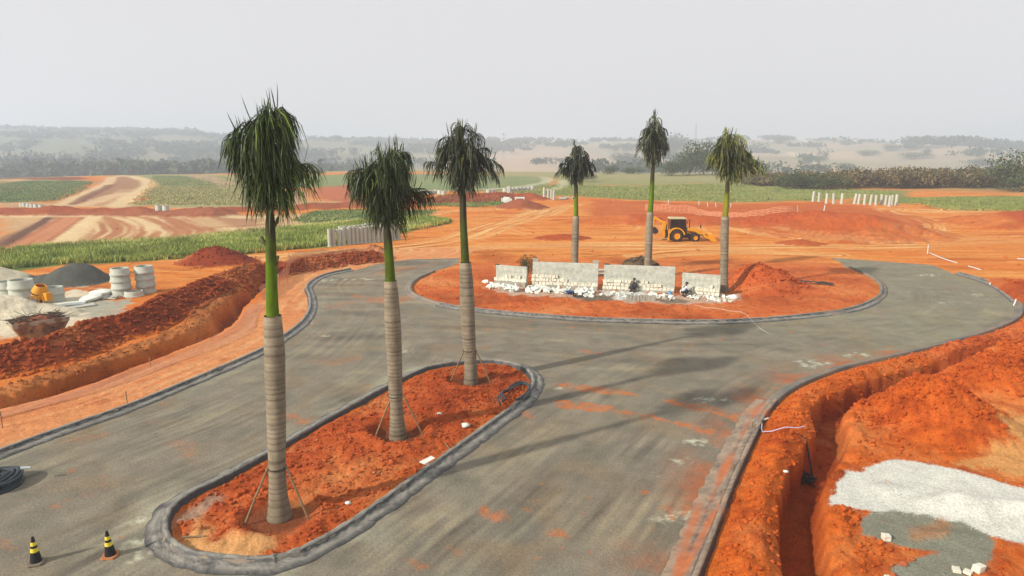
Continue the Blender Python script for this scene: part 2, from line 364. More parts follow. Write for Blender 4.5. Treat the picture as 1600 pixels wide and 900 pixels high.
LINES = [([(95, 321), (120, 309), (148, 296), (170, 285), (176, 277), (196, 273)], 2.0, lin(232, 190, 146), .8), ([(116, 320), (140, 306), (160, 296), (176, 288)], 1.6, lin(130, 78, 58), .8),
         ([(184, 323), (206, 306), (226, 294), (233, 289), (226, 281), (204, 275)], 2.6, lin(236, 196, 152), .85), ([(130, 321), (165, 309), (190, 302), (198, 296)], 2.2, lin(236, 190, 146), .7), ([(192, 300), (208, 290), (206, 281)], 2.5, lin(176, 124, 88), .6),
         ([(0, 386), (40, 362), (82, 338)], .8, lin(112, 74, 60), .85), ([(78, 388), (115, 362), (148, 338)], 1.2, lin(244, 204, 158), .9), ([(96, 386), (128, 362), (152, 340)], 1.0, lin(240, 196, 150), .8), ([(20, 388), (70, 362), (112, 338)], .7, lin(222, 146, 106), .6), ([(45, 388), (86, 362), (124, 338)], .7, lin(222, 146, 106), .6),
         ([(90, 384), (200, 381), (300, 374), (420, 361), (560, 345)], 1.6, lin(240, 196, 150), .8), ([(0, 339), (200, 338.5), (400, 339), (430, 338)], 1.5, lin(240, 198, 152), .7), ([(0, 319), (90, 320), (190, 325), (420, 322)], 1.2, lin(222, 178, 138), .6),
         ([(-100, 284), (0, 286), (25, 280)], 4, lin(232, 180, 136), .7), ([(340, 354), (400, 352), (416, 350)], .8, lin(160, 104, 76), .6),
         ([(650, 301), (720, 297), (800, 293), (842, 287), (856, 281), (846, 276)], 2.2, lin(214, 200, 172), .7), ([(860, 298), (880, 290), (880, 282)], 2, lin(214, 200, 172), .6), ([(680, 306), (780, 300), (850, 296)], 1.5, lin(214, 170, 134), .6)]
LINES = [(smooth_line(PP(p), 3), a_, b_, c_) for p, a_, b_, c_ in LINES]
MOUNDS = [  # u, v of base centre, height, radius across, radius along, colour, roughness
    (340, 410, 1.5, 3.2, 2.6, lin(150, 58, 32), .25),
    (110, 441, 1.9, 2.9, 2.4, lin(96, 92, 86), .03),
    (146, 436, .9, 2.2, 1.8, lin(100, 96, 90), .03),
    (-20, 448, 1.7, 3.4, 3.0, lin(232, 216, 184), .08),
    (35, 492, .9, 3.0, 1.8, lin(230, 216, 186), .1),
    (-40, 500, 1.2, 3.2, 2.2, lin(230, 216, 186), .1),
    (1190, 452, 1.2, 2.4, 2.4, lin(182, 74, 34), .2),
    (1225, 452, .8, 2.0, 1.6, lin(182, 74, 34), .2),
    (1165, 446, .9, 1.6, 2.0, lin(190, 80, 38), .2),
    (1478, 660, 1.35, 2.3, 2.3, lin(192, 78, 30), .28),
    (1420, 650, .7, 1.8, 1.5, lin(196, 82, 32), .25),
    (1560, 600, .9, 2.4, 2.2, lin(196, 82, 32), .25),
    (1600, 575, 1.1, 3, 3, lin(196, 84, 34), .25),
    (1450, 620, .5, 1.6, 2.2, lin(196, 84, 34), .25),
    (1300, 362, 1.7, 9, 9, lin(186, 76, 38), .6),
    (1235, 350, 1.3, 7, 6, lin(190, 80, 40), .5),
    (1370, 362, 1.2, 8, 8, lin(205, 98, 48), .2),
    (1080, 348, 1.0, 9, 4, lin(190, 84, 44), .2),
    (970, 345, .9, 9, 4, lin(188, 80, 40), .15),
    (880, 372, .5, 3, 2, lin(180, 76, 38), .2),
    (1250, 381, .5, 2.5, 1.5, lin(190, 86, 44), .2),
    (735, 312, 1.1, 12, 4, lin(180, 84, 52), .2),
    (815, 325, 1.6, 4, 4, lin(160, 82, 56), .2),
    (1590, 350, 1.8, 9, 7, lin(185, 78, 40), .15),
    (1500, 470, .5, 2, 2, lin(190, 84, 38), .2),
    (1590, 452, .7, 3, 3, lin(190, 84, 38), .25),
    (1640, 470, .9, 3, 3, lin(190, 84, 38), .25),
    (585, 395, .8, 1.2, 1.2, lin(150, 62, 32), .3),
    (1530, 505, .0, 1, 1, O_, .1),
]
MOUNDS = [(np.array(P(u, v)), h, a, b, c, r) for u, v, h, a, b, c, r in MOUNDS]
FAR_BERM = [smooth_line(PP([(-150, 333), (0, 333), (120, 334), (240, 336), (330, 337)]), 5), smooth_line(PP([(330, 332), (420, 328), (500, 325), (560, 323)]), 5), smooth_line(PP([(655, 317), (720, 315), (830, 312)]), 5)]
WELLS = [np.array(P(u, v)) for u, v in ((437, 808), (622, 683), (736, 598))]

def hill_v(u):
    return np.interp(u, [-400, 0, 300, 345, 480, 650, 800, 1000, 1100, 1200, 1300, 1450, 1600, 2000], [207, 208, 211, 215, 219, 222, 222.5, 222, 221.5, 220.5, 222, 227, 230, 232])
def terrain(x, y, want_col=True):
    x = np.asarray(x, float); y = np.asarray(y, float)
    D = np.hypot(x, y); D1 = np.maximum(D, 1)
    n1 = fbm(x / 3, y / 3, 4, 1); n2 = fbm(x / .7, y / .7, 4, 2); n3 = fbm(x / 18, y / 18, 4, 3); n4 = fbm(x / .22, y / .22, 3, 4)
    z = n3 * .35 * sst(62, 110, D) + n1 * .02 + n2 * .012
    # wide zones
    if want_col:
        col = np.empty(x.shape + (3,)); col[:] = O_
        def mix(c, m):
            nonlocal col
            m = np.asarray(m)[..., None]; col = col * (1 - m) + np.asarray(c) * m
        st = noise(x / 16 + n3, y / 1.1 + n3 * 3, 5) + .6 * noise(x / 9, y / .55 + n1, 6)
        st2 = noise(x / 6 + n1, y / .35 + n3 * 4, 14); mix(O_LT, np.clip(.4 + .8 * st + .5 * st2, 0, 1) * sst(54, 62, D) * .9)
        mix(RED, np.clip(-.15 + 1.1 * noise(x / 11 + 5, y / 2.2 + n3, 8) - .4 * st2, 0, 1) * sst(54, 62, D) * .8)
        r = np.hypot(x - RING_TRACK[0], (y - RING_TRACK[1]) * .8); ring = noise(r * 1.3 + n1 * .3, np.arctan2(y - RING_TRACK[1], x - RING_TRACK[0]) * .8, 9)
        mix(O_PALE, np.clip(ring * 1.1, 0, 1) * sst(4, 8, r) * (1 - sst(17, 24, r)) * .55)
    for line, wd in TRACKS:
        d, a = ldist(x, y, line, wd + 3); q = 1 - sst(wd * .6, wd * 1.2, np.abs(d + n1 * .6))
        rut = noise(d * 2.2, a / 14, 13)
        z = z - .05 * q * np.clip(rut, 0, 1)
        if want_col: mix(O_PALE, q * np.clip(.35 + rut * 1.2, 0, 1) * .9); mix(RED, q * np.clip(-rut * 1.4 - .1, 0, 1) * .6)
    if want_col:
        wx = fbm(x / 6, y / 6, 4, 21); wf = fbm(x / 1.2, y / 1.2, 3, 22)
        for poly, c, s_, wv, k in PAINT:
            d = sdf(x, y, poly, 12) + wx * wv * 1.2
            m = (1 - sst(-s_, s_, d)) * k
            mix(c, m)
        # lots of scraped strips on the left
        d, a = ldist(x, y, smooth_line(PP([(150, 377), (230, 360), (250, 340)]), 4), 40)
        lot = 1 - sst(-1, 1, sdf(x, y, np.array(PP([(0, 392), (0, 338), (420, 338), (420, 350), (300, 372)])), 5))
        sx_ = x + .4 * y + .012 * (y - 84) ** 2 + wx * .6
        arc = noise(sx_ / 1.5, y / 30, 31) + .5 * noise(sx_ / .7, y / 20, 32)
        inner = 1 - sst(-.6, .6, sdf(x, y, np.array(PP([(136, 377), (145, 355), (162, 340), (297, 342), (308, 352), (400, 356), (290, 371)])), 5) + wf * .8)
        mix(lin(204, 136, 94), lot * (1 - inner) * np.clip(arc * .9, 0, 1) * .5)
        mix(lin(240, 200, 154), inner * np.clip(arc * 2.2, 0, 1) * .85); mix(lin(184, 112, 74), inner * np.clip(-arc * 2, 0, 1) * .7)
        for ln_, w2, cc3, k3 in LINES:
            d, a = ldist(x, y, ln_, w2 * 2 + 4); mix(cc3, (1 - sst(w2 * .5, w2 * 1.1, np.abs(d + wf * w2 * .5))) * k3)
        veg = np.clip((col[..., 1] - col[..., 0] * .82) * 8, 0, 1)
        mix(lin(168, 150, 96), veg * np.clip(fbm(x / 9, y / 9, 3, 41) * 2.4 + .15, 0, 1) * .85)
        mix(lin(84, 96, 48), veg * np.clip(fbm(x / 3, y / 3, 4, 42) * 1.5, 0, 1) * .5)
    # far berms
    for bl in FAR_BERM:
        d, a = ldist(x, y, bl, 14); h = np.clip(1 - np.abs(d + n1 * 2) / 5, 0, 1)
        z = z + h * (1.0 + .8 * noise(a / 7, 0 * a, 51))
        if want_col: mix(lin(160, 78, 52), sst(.05, .2, h) * .9)
    # mounds
    for k, (c, h, a, b, cc, rg) in enumerate(MOUNDS):
        if h == 0: continue
        q = np.hypot((x - c[0]) / a, (y - c[1]) / b) + n1 * (.25 if rg > .05 else .05) + n2 * rg * .25
        e = np.clip(1.25 - q, 0, None) / 1.25
        cone = np.where(e < .75, e, .75 + (e - .75) * .5) if rg > .05 else (1 - np.sqrt(np.clip(q, 0, 9) ** 2 + .06)) * .85
        cone = np.clip(cone, 0, None) * 1.15
        z = z + h * cone + rg * (.5 * n2 + .2 * n4) * sst(0, .2, cone)
        if want_col: mix(cc, sst(.0, .08, cone) * (.95 if a < 6 else .5))
    near = D < 75
    if near.any():
        xn = x[near]; yn = y[near]; zz = z[near]; m1 = n1[near]; m2 = n2[near]; m4 = n4[near]
        cn = col[near] if want_col else None
        def mixn(c, m):
            nonlocal cn
            if want_col: m = m[..., None]; cn = cn * (1 - m) + np.asarray(c) * m
        dr = sdf(xn, yn, ROAD, 8.0); dm = sdf(xn, yn, MED, 6.0)
        # strip beside the left road, paler
        dl, al = ldist(xn, yn, LRIM, 12)       # positive on the right of the trench
        mixn(lin(232, 150, 100), sst(.2, 1, dl) * (1 - sst(9, 10, dl)) * (1 - sst(.6, 1.0, -dr)) * .85 * (dl < 50))
        mixn(lin(196, 92, 50), np.clip(m1 * 1.2, 0, 1) * .5 * (xn < -8) * (yn < 60))
        strip = sst(.2, 1, dl) * (1 - sst(9, 10, dl)) * (dl < 50); mixn(lin(204, 112, 66), strip * np.clip(m1 * 1.1 + m2 * 1.2, 0, 1) * .7); trk = noise(dl * 2.4 + m1 * .4, al / 7, 161); mixn(lin(240, 176, 126), strip * np.clip(trk * 1.5 - .1, 0, 1) * .7); zz = zz + strip * (.03 * m2 + .03 * m4 - .03 * np.clip(trk, 0, 1))
        # left trench
        fade = 1 - sst(58, 66, np.hypot(xn, yn)); s_ = -dl + m1 * .35 + m2 * .22
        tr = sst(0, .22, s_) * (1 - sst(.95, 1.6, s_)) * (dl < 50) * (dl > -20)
        zz = zz - 1.15 * tr * fade
        lip = sst(1.3, 1.8, s_) * (1 - sst(2.6, 3.4, s_)) * (dl > -20)
        zz = zz + lip * (.22 + .22 * m2 + .08 * m4)
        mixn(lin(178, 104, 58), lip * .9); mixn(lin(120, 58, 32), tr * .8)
        dc, ac = ldist(xn, yn, LCREST, 9)
        hb = np.clip(1 - np.abs(dc + m1 * .5) / (1.9 + .5 * (dc < 0)), 0, 1); hb = hb * (1.25 - .25 * hb)
        hk = 1.12 + .28 * noise(ac / 3.1, 0 * ac, 61); hk = hk * (1 - .45 * sst(60, 72, np.hypot(xn, yn)))
        zz = zz + hb * hk + sst(0, .3, hb) * (.2 * m2 + .09 * m4)
        mixn(DRED, sst(.02, .2, hb) * .95); mixn(lin(170, 88, 48), sst(.05, .3, hb) * np.clip(m1 * 1.5 - .1, 0, 1) * .7)
        # right trench
        dt, at_ = ldist(xn, yn, RRIM, 9)
        # left rim of trench: positive on its right
        s_ = dt + m1 * .2 + m2 * .09 + m4 * .03
        okr = np.abs(dt) < 9
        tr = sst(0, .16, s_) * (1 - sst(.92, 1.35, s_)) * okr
        bermr = sst(.5, 1.6, np.where(dr > 0, dr, 0)) * (1 - sst(-.5, .12, s_)) * (s_ > -6) * okr
        zz = zz + bermr * (.34 + .12 * m1 + .1 * m2) - tr * (1.12 - .45 * sst(28, 40, yn))
        rough = okr * sst(.3, 1.0, dr) * (s_ > -6)
        zz = zz + rough * (.08 * m2 + .06 * m4) * (1 - .6 * tr)
        mixn(lin(214, 98, 36), rough * (1 - sst(6, 9, dt)) * .9)
        mixn(lin(160, 62, 26), rough * np.clip(m1 * 1.4 + m2 * 1.6 - .02, 0, 1) * .75); mixn(lin(222, 116, 56), rough * np.clip(-m1 * 1.2 - m2 - .1, 0, 1) * .6)
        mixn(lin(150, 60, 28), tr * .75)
        ridge = np.exp(-((s_ - 1.7) / .3) ** 2) * okr; zz = zz + ridge * (.14 + .25 * m2 + .1 * m1)
        # roundabout island
        isl = (yn > 34) & (yn < 72) & (dr > 0) & (xn > -13) & (xn < 37)
        w_ = sst(.4, 1.2, dr) * isl * (1 - sst(60, 70, yn)); zz = zz + w_ * (.1 + .1 * m1 + .08 * m2 + .05 * m4)
        mixn(lin(214, 102, 54), w_ * .8); mixn(lin(168, 64, 28), w_ * np.clip(m2 * 1.2 + m1 * .5, 0, 1) * .6); mixn(lin(224, 134, 78), w_ * np.clip(noise(xn / 5 + 4, yn / 1.2, 71) * 1.2, 0, 1) * .5)
        # median island
        wi = sst(.35, 1.0, -dm)
        lum = np.exp(-(np.hypot(xn - P(690, 640)[0], yn - P(690, 640)[1]) / 2.0) ** 2) * .45 + np.exp(-(np.hypot(xn - P(560, 700)[0], yn - P(560, 700)[1]) / 2.6) ** 2) * .25
        zz = zz + wi * (.02 + lum + .15 * m1 + .12 * m2 + .07 * m4)
        mixn(lin(198, 88, 44), wi * .95); mixn(lin(152, 60, 30), wi * np.clip(m2 * 1.3 + m1 * .6, 0, 1) * .75); mixn(lin(222, 140, 88), wi * np.clip(-m2 * .8 - m1 * 1.0 - .12, 0, 1) * .9)
        for wc in WELLS:
            q = np.hypot(xn - wc[0], yn - wc[1]); zz = zz * (1 - (1 - sst(.7, 1.25, q))) + 0.0 * q
            zz = zz + .14 * np.exp(-((q - 1.3) / .28) ** 2) - .02 * (q < 1)
            mixn(lin(128, 74, 50), (1 - sst(.7, 1.2, q + m2 * .2)) * .85)
        if want_col:
            q1 = fbm(xn / 1.5, yn / 1.5, 4, 81)
            for poly, c, sf, wv, k in NEARPAINT:
                d = sdf(xn, yn, poly, 3) + q1 * wv * 1.6 + m2 * wv * .9
                mixn(c, (1 - sst(-sf, sf, d)) * k)
        for mi in (1, 2):
            mc_, mh_, ma_, mb_, mcc_, mr_ = MOUNDS[mi]; mixn(mcc_, 1 - sst(.95, 1.12, np.hypot((xn - mc_[0]) / ma_, (yn - mc_[1]) / mb_) + m1 * .1))
        bw_ = fbm(xn / 5.5, yn / 5.5, 3, 151); soilm = (cn[:, 0] > cn[:, 1] * 2.6) if want_col else None
        if want_col:
            mixn(cn * np.array([.62, .52, .5]), soilm * np.clip(bw_ * 1.8 + m2 * .5, 0, .8)); mixn(np.array(lin(232, 146, 86)), soilm * np.clip(-bw_ * 1.3 - m2 * .5 - .12, 0, .6))
        # sand and gravel lie on levelled ground
        ds_ = np.minimum(sdf(xn, yn, NEARPAINT[2][0], 3), sdf(xn, yn, NEARPAINT[3][0], 3)); wl = 1 - sst(-.15, .45, ds_)
        zz = zz * (1 - wl) + wl * .03 * m1
        # sand heaps on the right
        for c, h, a, b in ((P(1500, 790), .42, 1.3, .7), (P(1385, 765), .16, .8, .45), (P(1480, 838), .18, .9, .3), (P(1600, 800), .3, 1.2, .8)):
            q = np.hypot((xn - c[0]) / a, (yn - c[1]) / b) + m1 * .08; zz = zz + h * np.exp(-q * q * 1.6)
        # bed under road, level at kerbs
        k = 1 - sst(-.1, .45, dr); k = k * (1 - 0)
        inroad = (dr < .45) & (dm > -.4)
        openend = ((yn > 58) & (dr > -1.2))
        kk = (1 - sst(.05, .5, dr)) * sst(-.45, -.1, dm)
        zz = np.where(openend, np.where(dr < 0, zz * .3 - .05 * sst(-.9, .3, -dr) + .03 * m1 + .02, zz * sst(0, .8, dr) + .03 * m1 + .015), zz * (1 - kk) - .05 * kk)
        z[near] = zz
        if want_col: col[near] = cn
    # beyond the plateau: valley and hills
    u = 800 + FPX * x / np.maximum(.979 * y, 1)
    e = np.interp(u, [0, 400, 650, 800, 1000, 1150, 1300, 1600], [285, 290, 285, 235, 205, 205, 188, 188])
    vb = np.interp(u, [0, 380, 460, 600, 1600], [286, 284, 275, 270, 268])
    t = sst(430, 1800, D); vv = vb + (hill_v(u) - vb) * (1.25 * t - .25 * t * t)
    zh = CAMH + D * (HORV - vv) / 1066
    zh = zh + (fbm(x / 330, y / 330, 3, 91) * 17 + noise(x / 110, y / 150, 93) * 3.5) * sst(450, 950, D) * (1 - .75 * sst(1500, 1850, D))
    zh = np.where(D > 1850, zh - (D - 1850) * .035, zh)
    k = sst(e, e + 170, D)
    z = z * (1 - k) + zh * k
    if want_col:
        kk = sst(e, e + 40, D)
        hc = fbm(x / 240, y / 330, 4, 95); hc2 = fbm(x / 70, y / 90, 4, 97)
        base = np.empty(col.shape); base[:] = lin(186, 156, 128)
        def mb(c, m):
            nonlocal base
            m = np.clip(m, 0, 1)[..., None]; base = base * (1 - m) + np.asarray(c) * m
        mb(lin(214, 172, 142), hc * 2); mb(lin(150, 146, 104), -hc * 1.6 + .1); mb(lin(132, 116, 92), hc2 * 1.3 - .15)
        mb(lin(96, 100, 72), (1 - sst(420, 760, u)) * .6 * sst(380, 500, D)); near2 = 1 - sst(330, 480, D); mb(lin(158, 150, 100), near2 * .8)
        # dirt road climbing the hill on the right
        dd, _ = ldist(x, y, np.array([at(1338, 270, 430)[:1] + (430,), at(1300, 262, 560)[:1] + (560,), at(1275, 250, 760)[:1] + (760,), at(1255, 240, 980)[:1] + (980,), at(1235, 232, 1200)[:1] + (1200,)]), 30)
        mb(lin(230, 196, 160), (1 - sst(5, 10, np.abs(dd))) * .9)
        kk = kk[..., None]; col = col * (1 - kk) + base * kk
        g = 1 + .10 * n1 + .10 * n2
        col = np.clip(col * g[..., None], .004, .9)
    return (z, col) if want_col else z
def gz(x, y): return float(terrain(np.array([x]), np.array([y]), False)[0])

# ---------------------------------------------------------------- the ground sheet and the road sheet
rows = [-40.0, -20, -8, 2, 8, 11]
yy_ = 12.0
while yy_ < 3600:
    rows.append(yy_); yy_ += .1 * max(1, (yy_ / 30)) ** 1.5
rows = np.array(rows); NC = 980
sc = np.linspace(-1, 1, NC)
hw = np.where(rows < 12, 24.2, 14 + .85 * rows)
hw = np.maximum(hw, 24.2)
GX = hw[:, None] * sc[None, :]; GY = np.repeat(rows[:, None], NC, 1)
gx, gy = GX.ravel(), GY.ravel()
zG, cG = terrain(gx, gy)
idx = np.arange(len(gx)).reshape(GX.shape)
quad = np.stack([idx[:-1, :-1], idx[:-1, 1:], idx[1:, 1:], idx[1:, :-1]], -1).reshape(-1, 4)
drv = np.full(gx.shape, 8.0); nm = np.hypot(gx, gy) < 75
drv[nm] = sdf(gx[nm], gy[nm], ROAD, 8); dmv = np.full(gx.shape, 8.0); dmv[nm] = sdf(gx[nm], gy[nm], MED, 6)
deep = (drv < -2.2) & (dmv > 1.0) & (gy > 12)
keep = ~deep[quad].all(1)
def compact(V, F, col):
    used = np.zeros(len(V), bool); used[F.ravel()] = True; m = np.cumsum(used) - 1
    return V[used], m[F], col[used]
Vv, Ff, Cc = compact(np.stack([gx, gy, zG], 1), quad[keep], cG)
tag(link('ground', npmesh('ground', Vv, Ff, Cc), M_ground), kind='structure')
# road
inr = (drv < .12) & (dmv > -.12)
rq = quad[inr[quad].all(1)]
rx, ry = gx, gy
use = np.zeros(len(gx), bool); use[rq.ravel()] = True
x = gx[use]; y = gy[use]; dr = drv[use]; dm = dmv[use]
n1 = fbm(x / 3, y / 3, 4, 101); n2 = fbm(x / .6, y / .6, 4, 102); n3 = fbm(x / 11, y / 11, 3, 103)
rc = np.empty((len(x), 3)); rc[:] = lin(147, 130, 115)
def mixr(c, m):
    global rc
    m = np.clip(m, 0, 1)[..., None]; rc = rc * (1 - m) + np.asarray(c) * m
dmed = np.minimum(-dr, dm)
st1 = .5 * noise(-dr * .9 + n3 * 1.5, n3 * 2 + x / 25, 105) + .7 * noise(-dr * 2.6 + n1 * .5, x / 12 + y / 12, 106) + .6 * noise(-dr * 5.5 + n1 * .6, x / 8 + y / 8, 109)
xa_ = x * .84 - y * .54; ya_ = x * .54 + y * .84; stx = .45 * noise(xa_ * .8 + n1 * .6, ya_ / 16, 107) + .6 * noise(xa_ * 2.6 + n1 * .5, ya_ / 9, 121) + .5 * noise(xa_ * 6 + n1 * .4, ya_ / 5, 122)   # along the shaft of the T
mx_ = sst(26, 34, y)
stv = st1 * .5 + np.where(y > 0, (1 - mx_) * stx + mx_ * noise(y * .8 + n3, x / 14, 108), 0) * .8
pt_ = np.clip(.55 + 1.3 * noise(x / 4 + 3, y / 4, 123), .15, 1.2); mixr(lin(172, 152, 128), stv * 1.4 * pt_ + .05); mixr(lin(112, 98, 88), -stv * 1.15 * pt_); mixr(lin(150, 118, 88), np.clip(noise(x / 2.2 + n1, y / 2.2 - n1, 117), 0, 1) * .55); mixr(lin(96, 94, 88), np.clip(noise(x / 1.5 + n1, y / 1.5 - n1, 118), 0, 1) * .5); mixr(lin(156, 146, 122), sst(8, 26, x) * (.45 + n1 * .6) * .8)
mixr(lin(104, 100, 92), np.clip(n1 * 1.1 + .05, 0, 1) * .5); mixr(lin(150, 122, 92), np.clip(n3 * 1.5 - .1, 0, 1) * .4)
edge = np.clip(1 - (-dr) / 1.6, 0, 1); mixr(lin(170, 158, 138), edge * np.clip(.2 + n1 * 1.5, 0, 1) * .5 * ((x < 0) | (y > 30)))
mixr(lin(206, 192, 168), np.clip(1 - dm / 1.3, 0, 1) * np.clip(n1 * 2 + .15, 0, 1) * .6 * (x < -3))
rightside = (x > 2) & (y < 36)
mixr(lin(196, 100, 54), np.clip(1 - (-dr) / 2.6, 0, 1) ** 1.5 * np.clip(.35 + n1 * 2 + n2 * .8, 0, 1) * .9 * rightside)
SMEAR = [([(855, 598), (900, 606), (950, 612), (990, 616)], .35, .9), ([(880, 632), (950, 640), (1010, 650), (1060, 662), (1105, 675)], .38, 1), ([(1045, 628), (1100, 640), (1150, 652), (1175, 662)], .4, .8),
         ([(690, 460), (720, 468)], .8, .7), ([(555, 462), (600, 470), (640, 466)], .9, .6), ([(520, 480), (560, 470)], .8, .3), ([(760, 800), (775, 806)], .25, .8), ([(905, 548), (930, 552)], .3, .5), ([(1060, 795), (1090, 800)], .5, .6),
         ([(815, 640), (830, 650)], .25, .6), ([(500, 570), (560, 560)], .6, .3), ([(450, 650), (475, 660)], .35, .6), ([(100, 690), (160, 680)], .3, .2), ([(90, 790), (130, 775)], .3, .35), ([(600, 425), (680, 412)], 1.2, .5), ([(835, 470 + 30), (900, 505)], .2, .3), ([(0, 850), (20, 858)], .25, .5), ([(270, 690), (300, 705)], .4, .3), ([(700, 855), (720, 870)], .2, .5), ([(640, 880), (660, 890)], .2, .5), ([(860, 830), (880, 838)], .12, .8), ([(918, 775), (925, 778)], .12, .8)]
for px_, wd, kx in SMEAR:
    d, a = ldist(x, y, np.array(PP(px_)), 3); d = np.abs(d) + n1 * wd * 1.3 + n2 * wd * .9
    mixr(lin(214, 116, 62), (1 - sst(wd * .1, wd * 1.2, d + n2 * .25)) * kx * np.clip(.6 + noise(x * 3, y * 3, 120) * .8, .1, .95))
WHITE = [(470, 503, .5), (520, 437, .8), (575, 436, .5), (1275, 568, .6), (1110, 625, .35), (1095, 690, .35), (1060, 720, .3), (880, 607, .22), (812, 693, .2), (1340, 555, .4), (1480, 473, .6), (1530, 462, .6), (1555, 440, .6), (1510, 427, .6), (500, 525, .3), (1030, 745, .12), (595, 410, .2), (215, 815, .4), (225, 860, .5), (1460, 430, .7), (1400, 470, .3), (630, 550, .3), (1080, 808, .5), (1310, 452, .3), (1225, 500, .3)]
for u_, v_, r_ in WHITE:
    c_ = P(u_, v_); q = np.hypot((x - c_[0]) / (r_ * 2.0), (y - c_[1]) / r_) + n2 * 2.0 + n1 * .9
    mixr(lin(222, 208, 184), (1 - sst(.0, .9, q)) * np.clip(.45 + noise(x * 4 + y * 2, y * 5, 119) * 1.1, 0, .85))
dots = noise(x * 1.9, y * 1.9, 111); mixr(lin(205, 112, 62), np.clip((dots - .62) * 9, 0, 1) * (n3 > .0) * .7)
rc = rc * (1 + .10 * n2 + .05 * noise(x * 7, y * 7, 115))[:, None]
zr = .004 + .012 * (n1 + .5 * st1) + .004 * n2
zfull = np.zeros(len(gx)); zfull[use] = zr; cfull = np.zeros((len(gx), 3)); cfull[use] = rc
Vv, Ff, Cc = compact(np.stack([gx, gy, zfull], 1), rq, cfull)
tag(link('road', npmesh('road', Vv, Ff, Cc), M_road), kind='structure')
del zG, cG, zfull, cfull
# ---------------------------------------------------------------- haze over site and hills
hb = MB().box(-3900, 3900, -900, 3900, -120, 70)
hz = hb.build('haze', None); hz['kind'] = 'stuff'
hm = bpy.data.materials.new('haze_air'); hm.use_nodes = True; hn = hm.node_tree; hn.nodes.clear()
ho = hn.nodes.new('ShaderNodeOutputMaterial'); pv = hn.nodes.new('ShaderNodeVolumePrincipled')
pv.inputs['Color'].default_value = (.80, .89, 1, 1); pv.inputs['Density'].default_value = .0007; pv.inputs['Anisotropy'].default_value = .2
hn.links.new(pv.outputs[0], ho.inputs['Volume']); hz.data.materials.append(hm)
# ================================================================ OBJECTS
def colmesh(mb, name, cols, smooth=True):
    """mesh of a builder with one colour per vertex"""
    me = mb.mesh(name, smooth)
    a = me.color_attributes.new('Col', 'FLOAT_COLOR', 'POINT')
    c4 = np.ones((len(me.vertices), 4), np.float32); c4[:, :3] = np.asarray(cols, np.float32); a.data.foreach_set('color', c4.ravel())
    return me
M_bark = mat('palm_bark', (1, 1, 1), .85, .12, 9, .35, 22, attr=True, spec=.15)
M_leaf = mat('palm_leaflet', (1, 1, 1), .5, .1, 3, 0, attr=True, spec=.22, rand=.25)
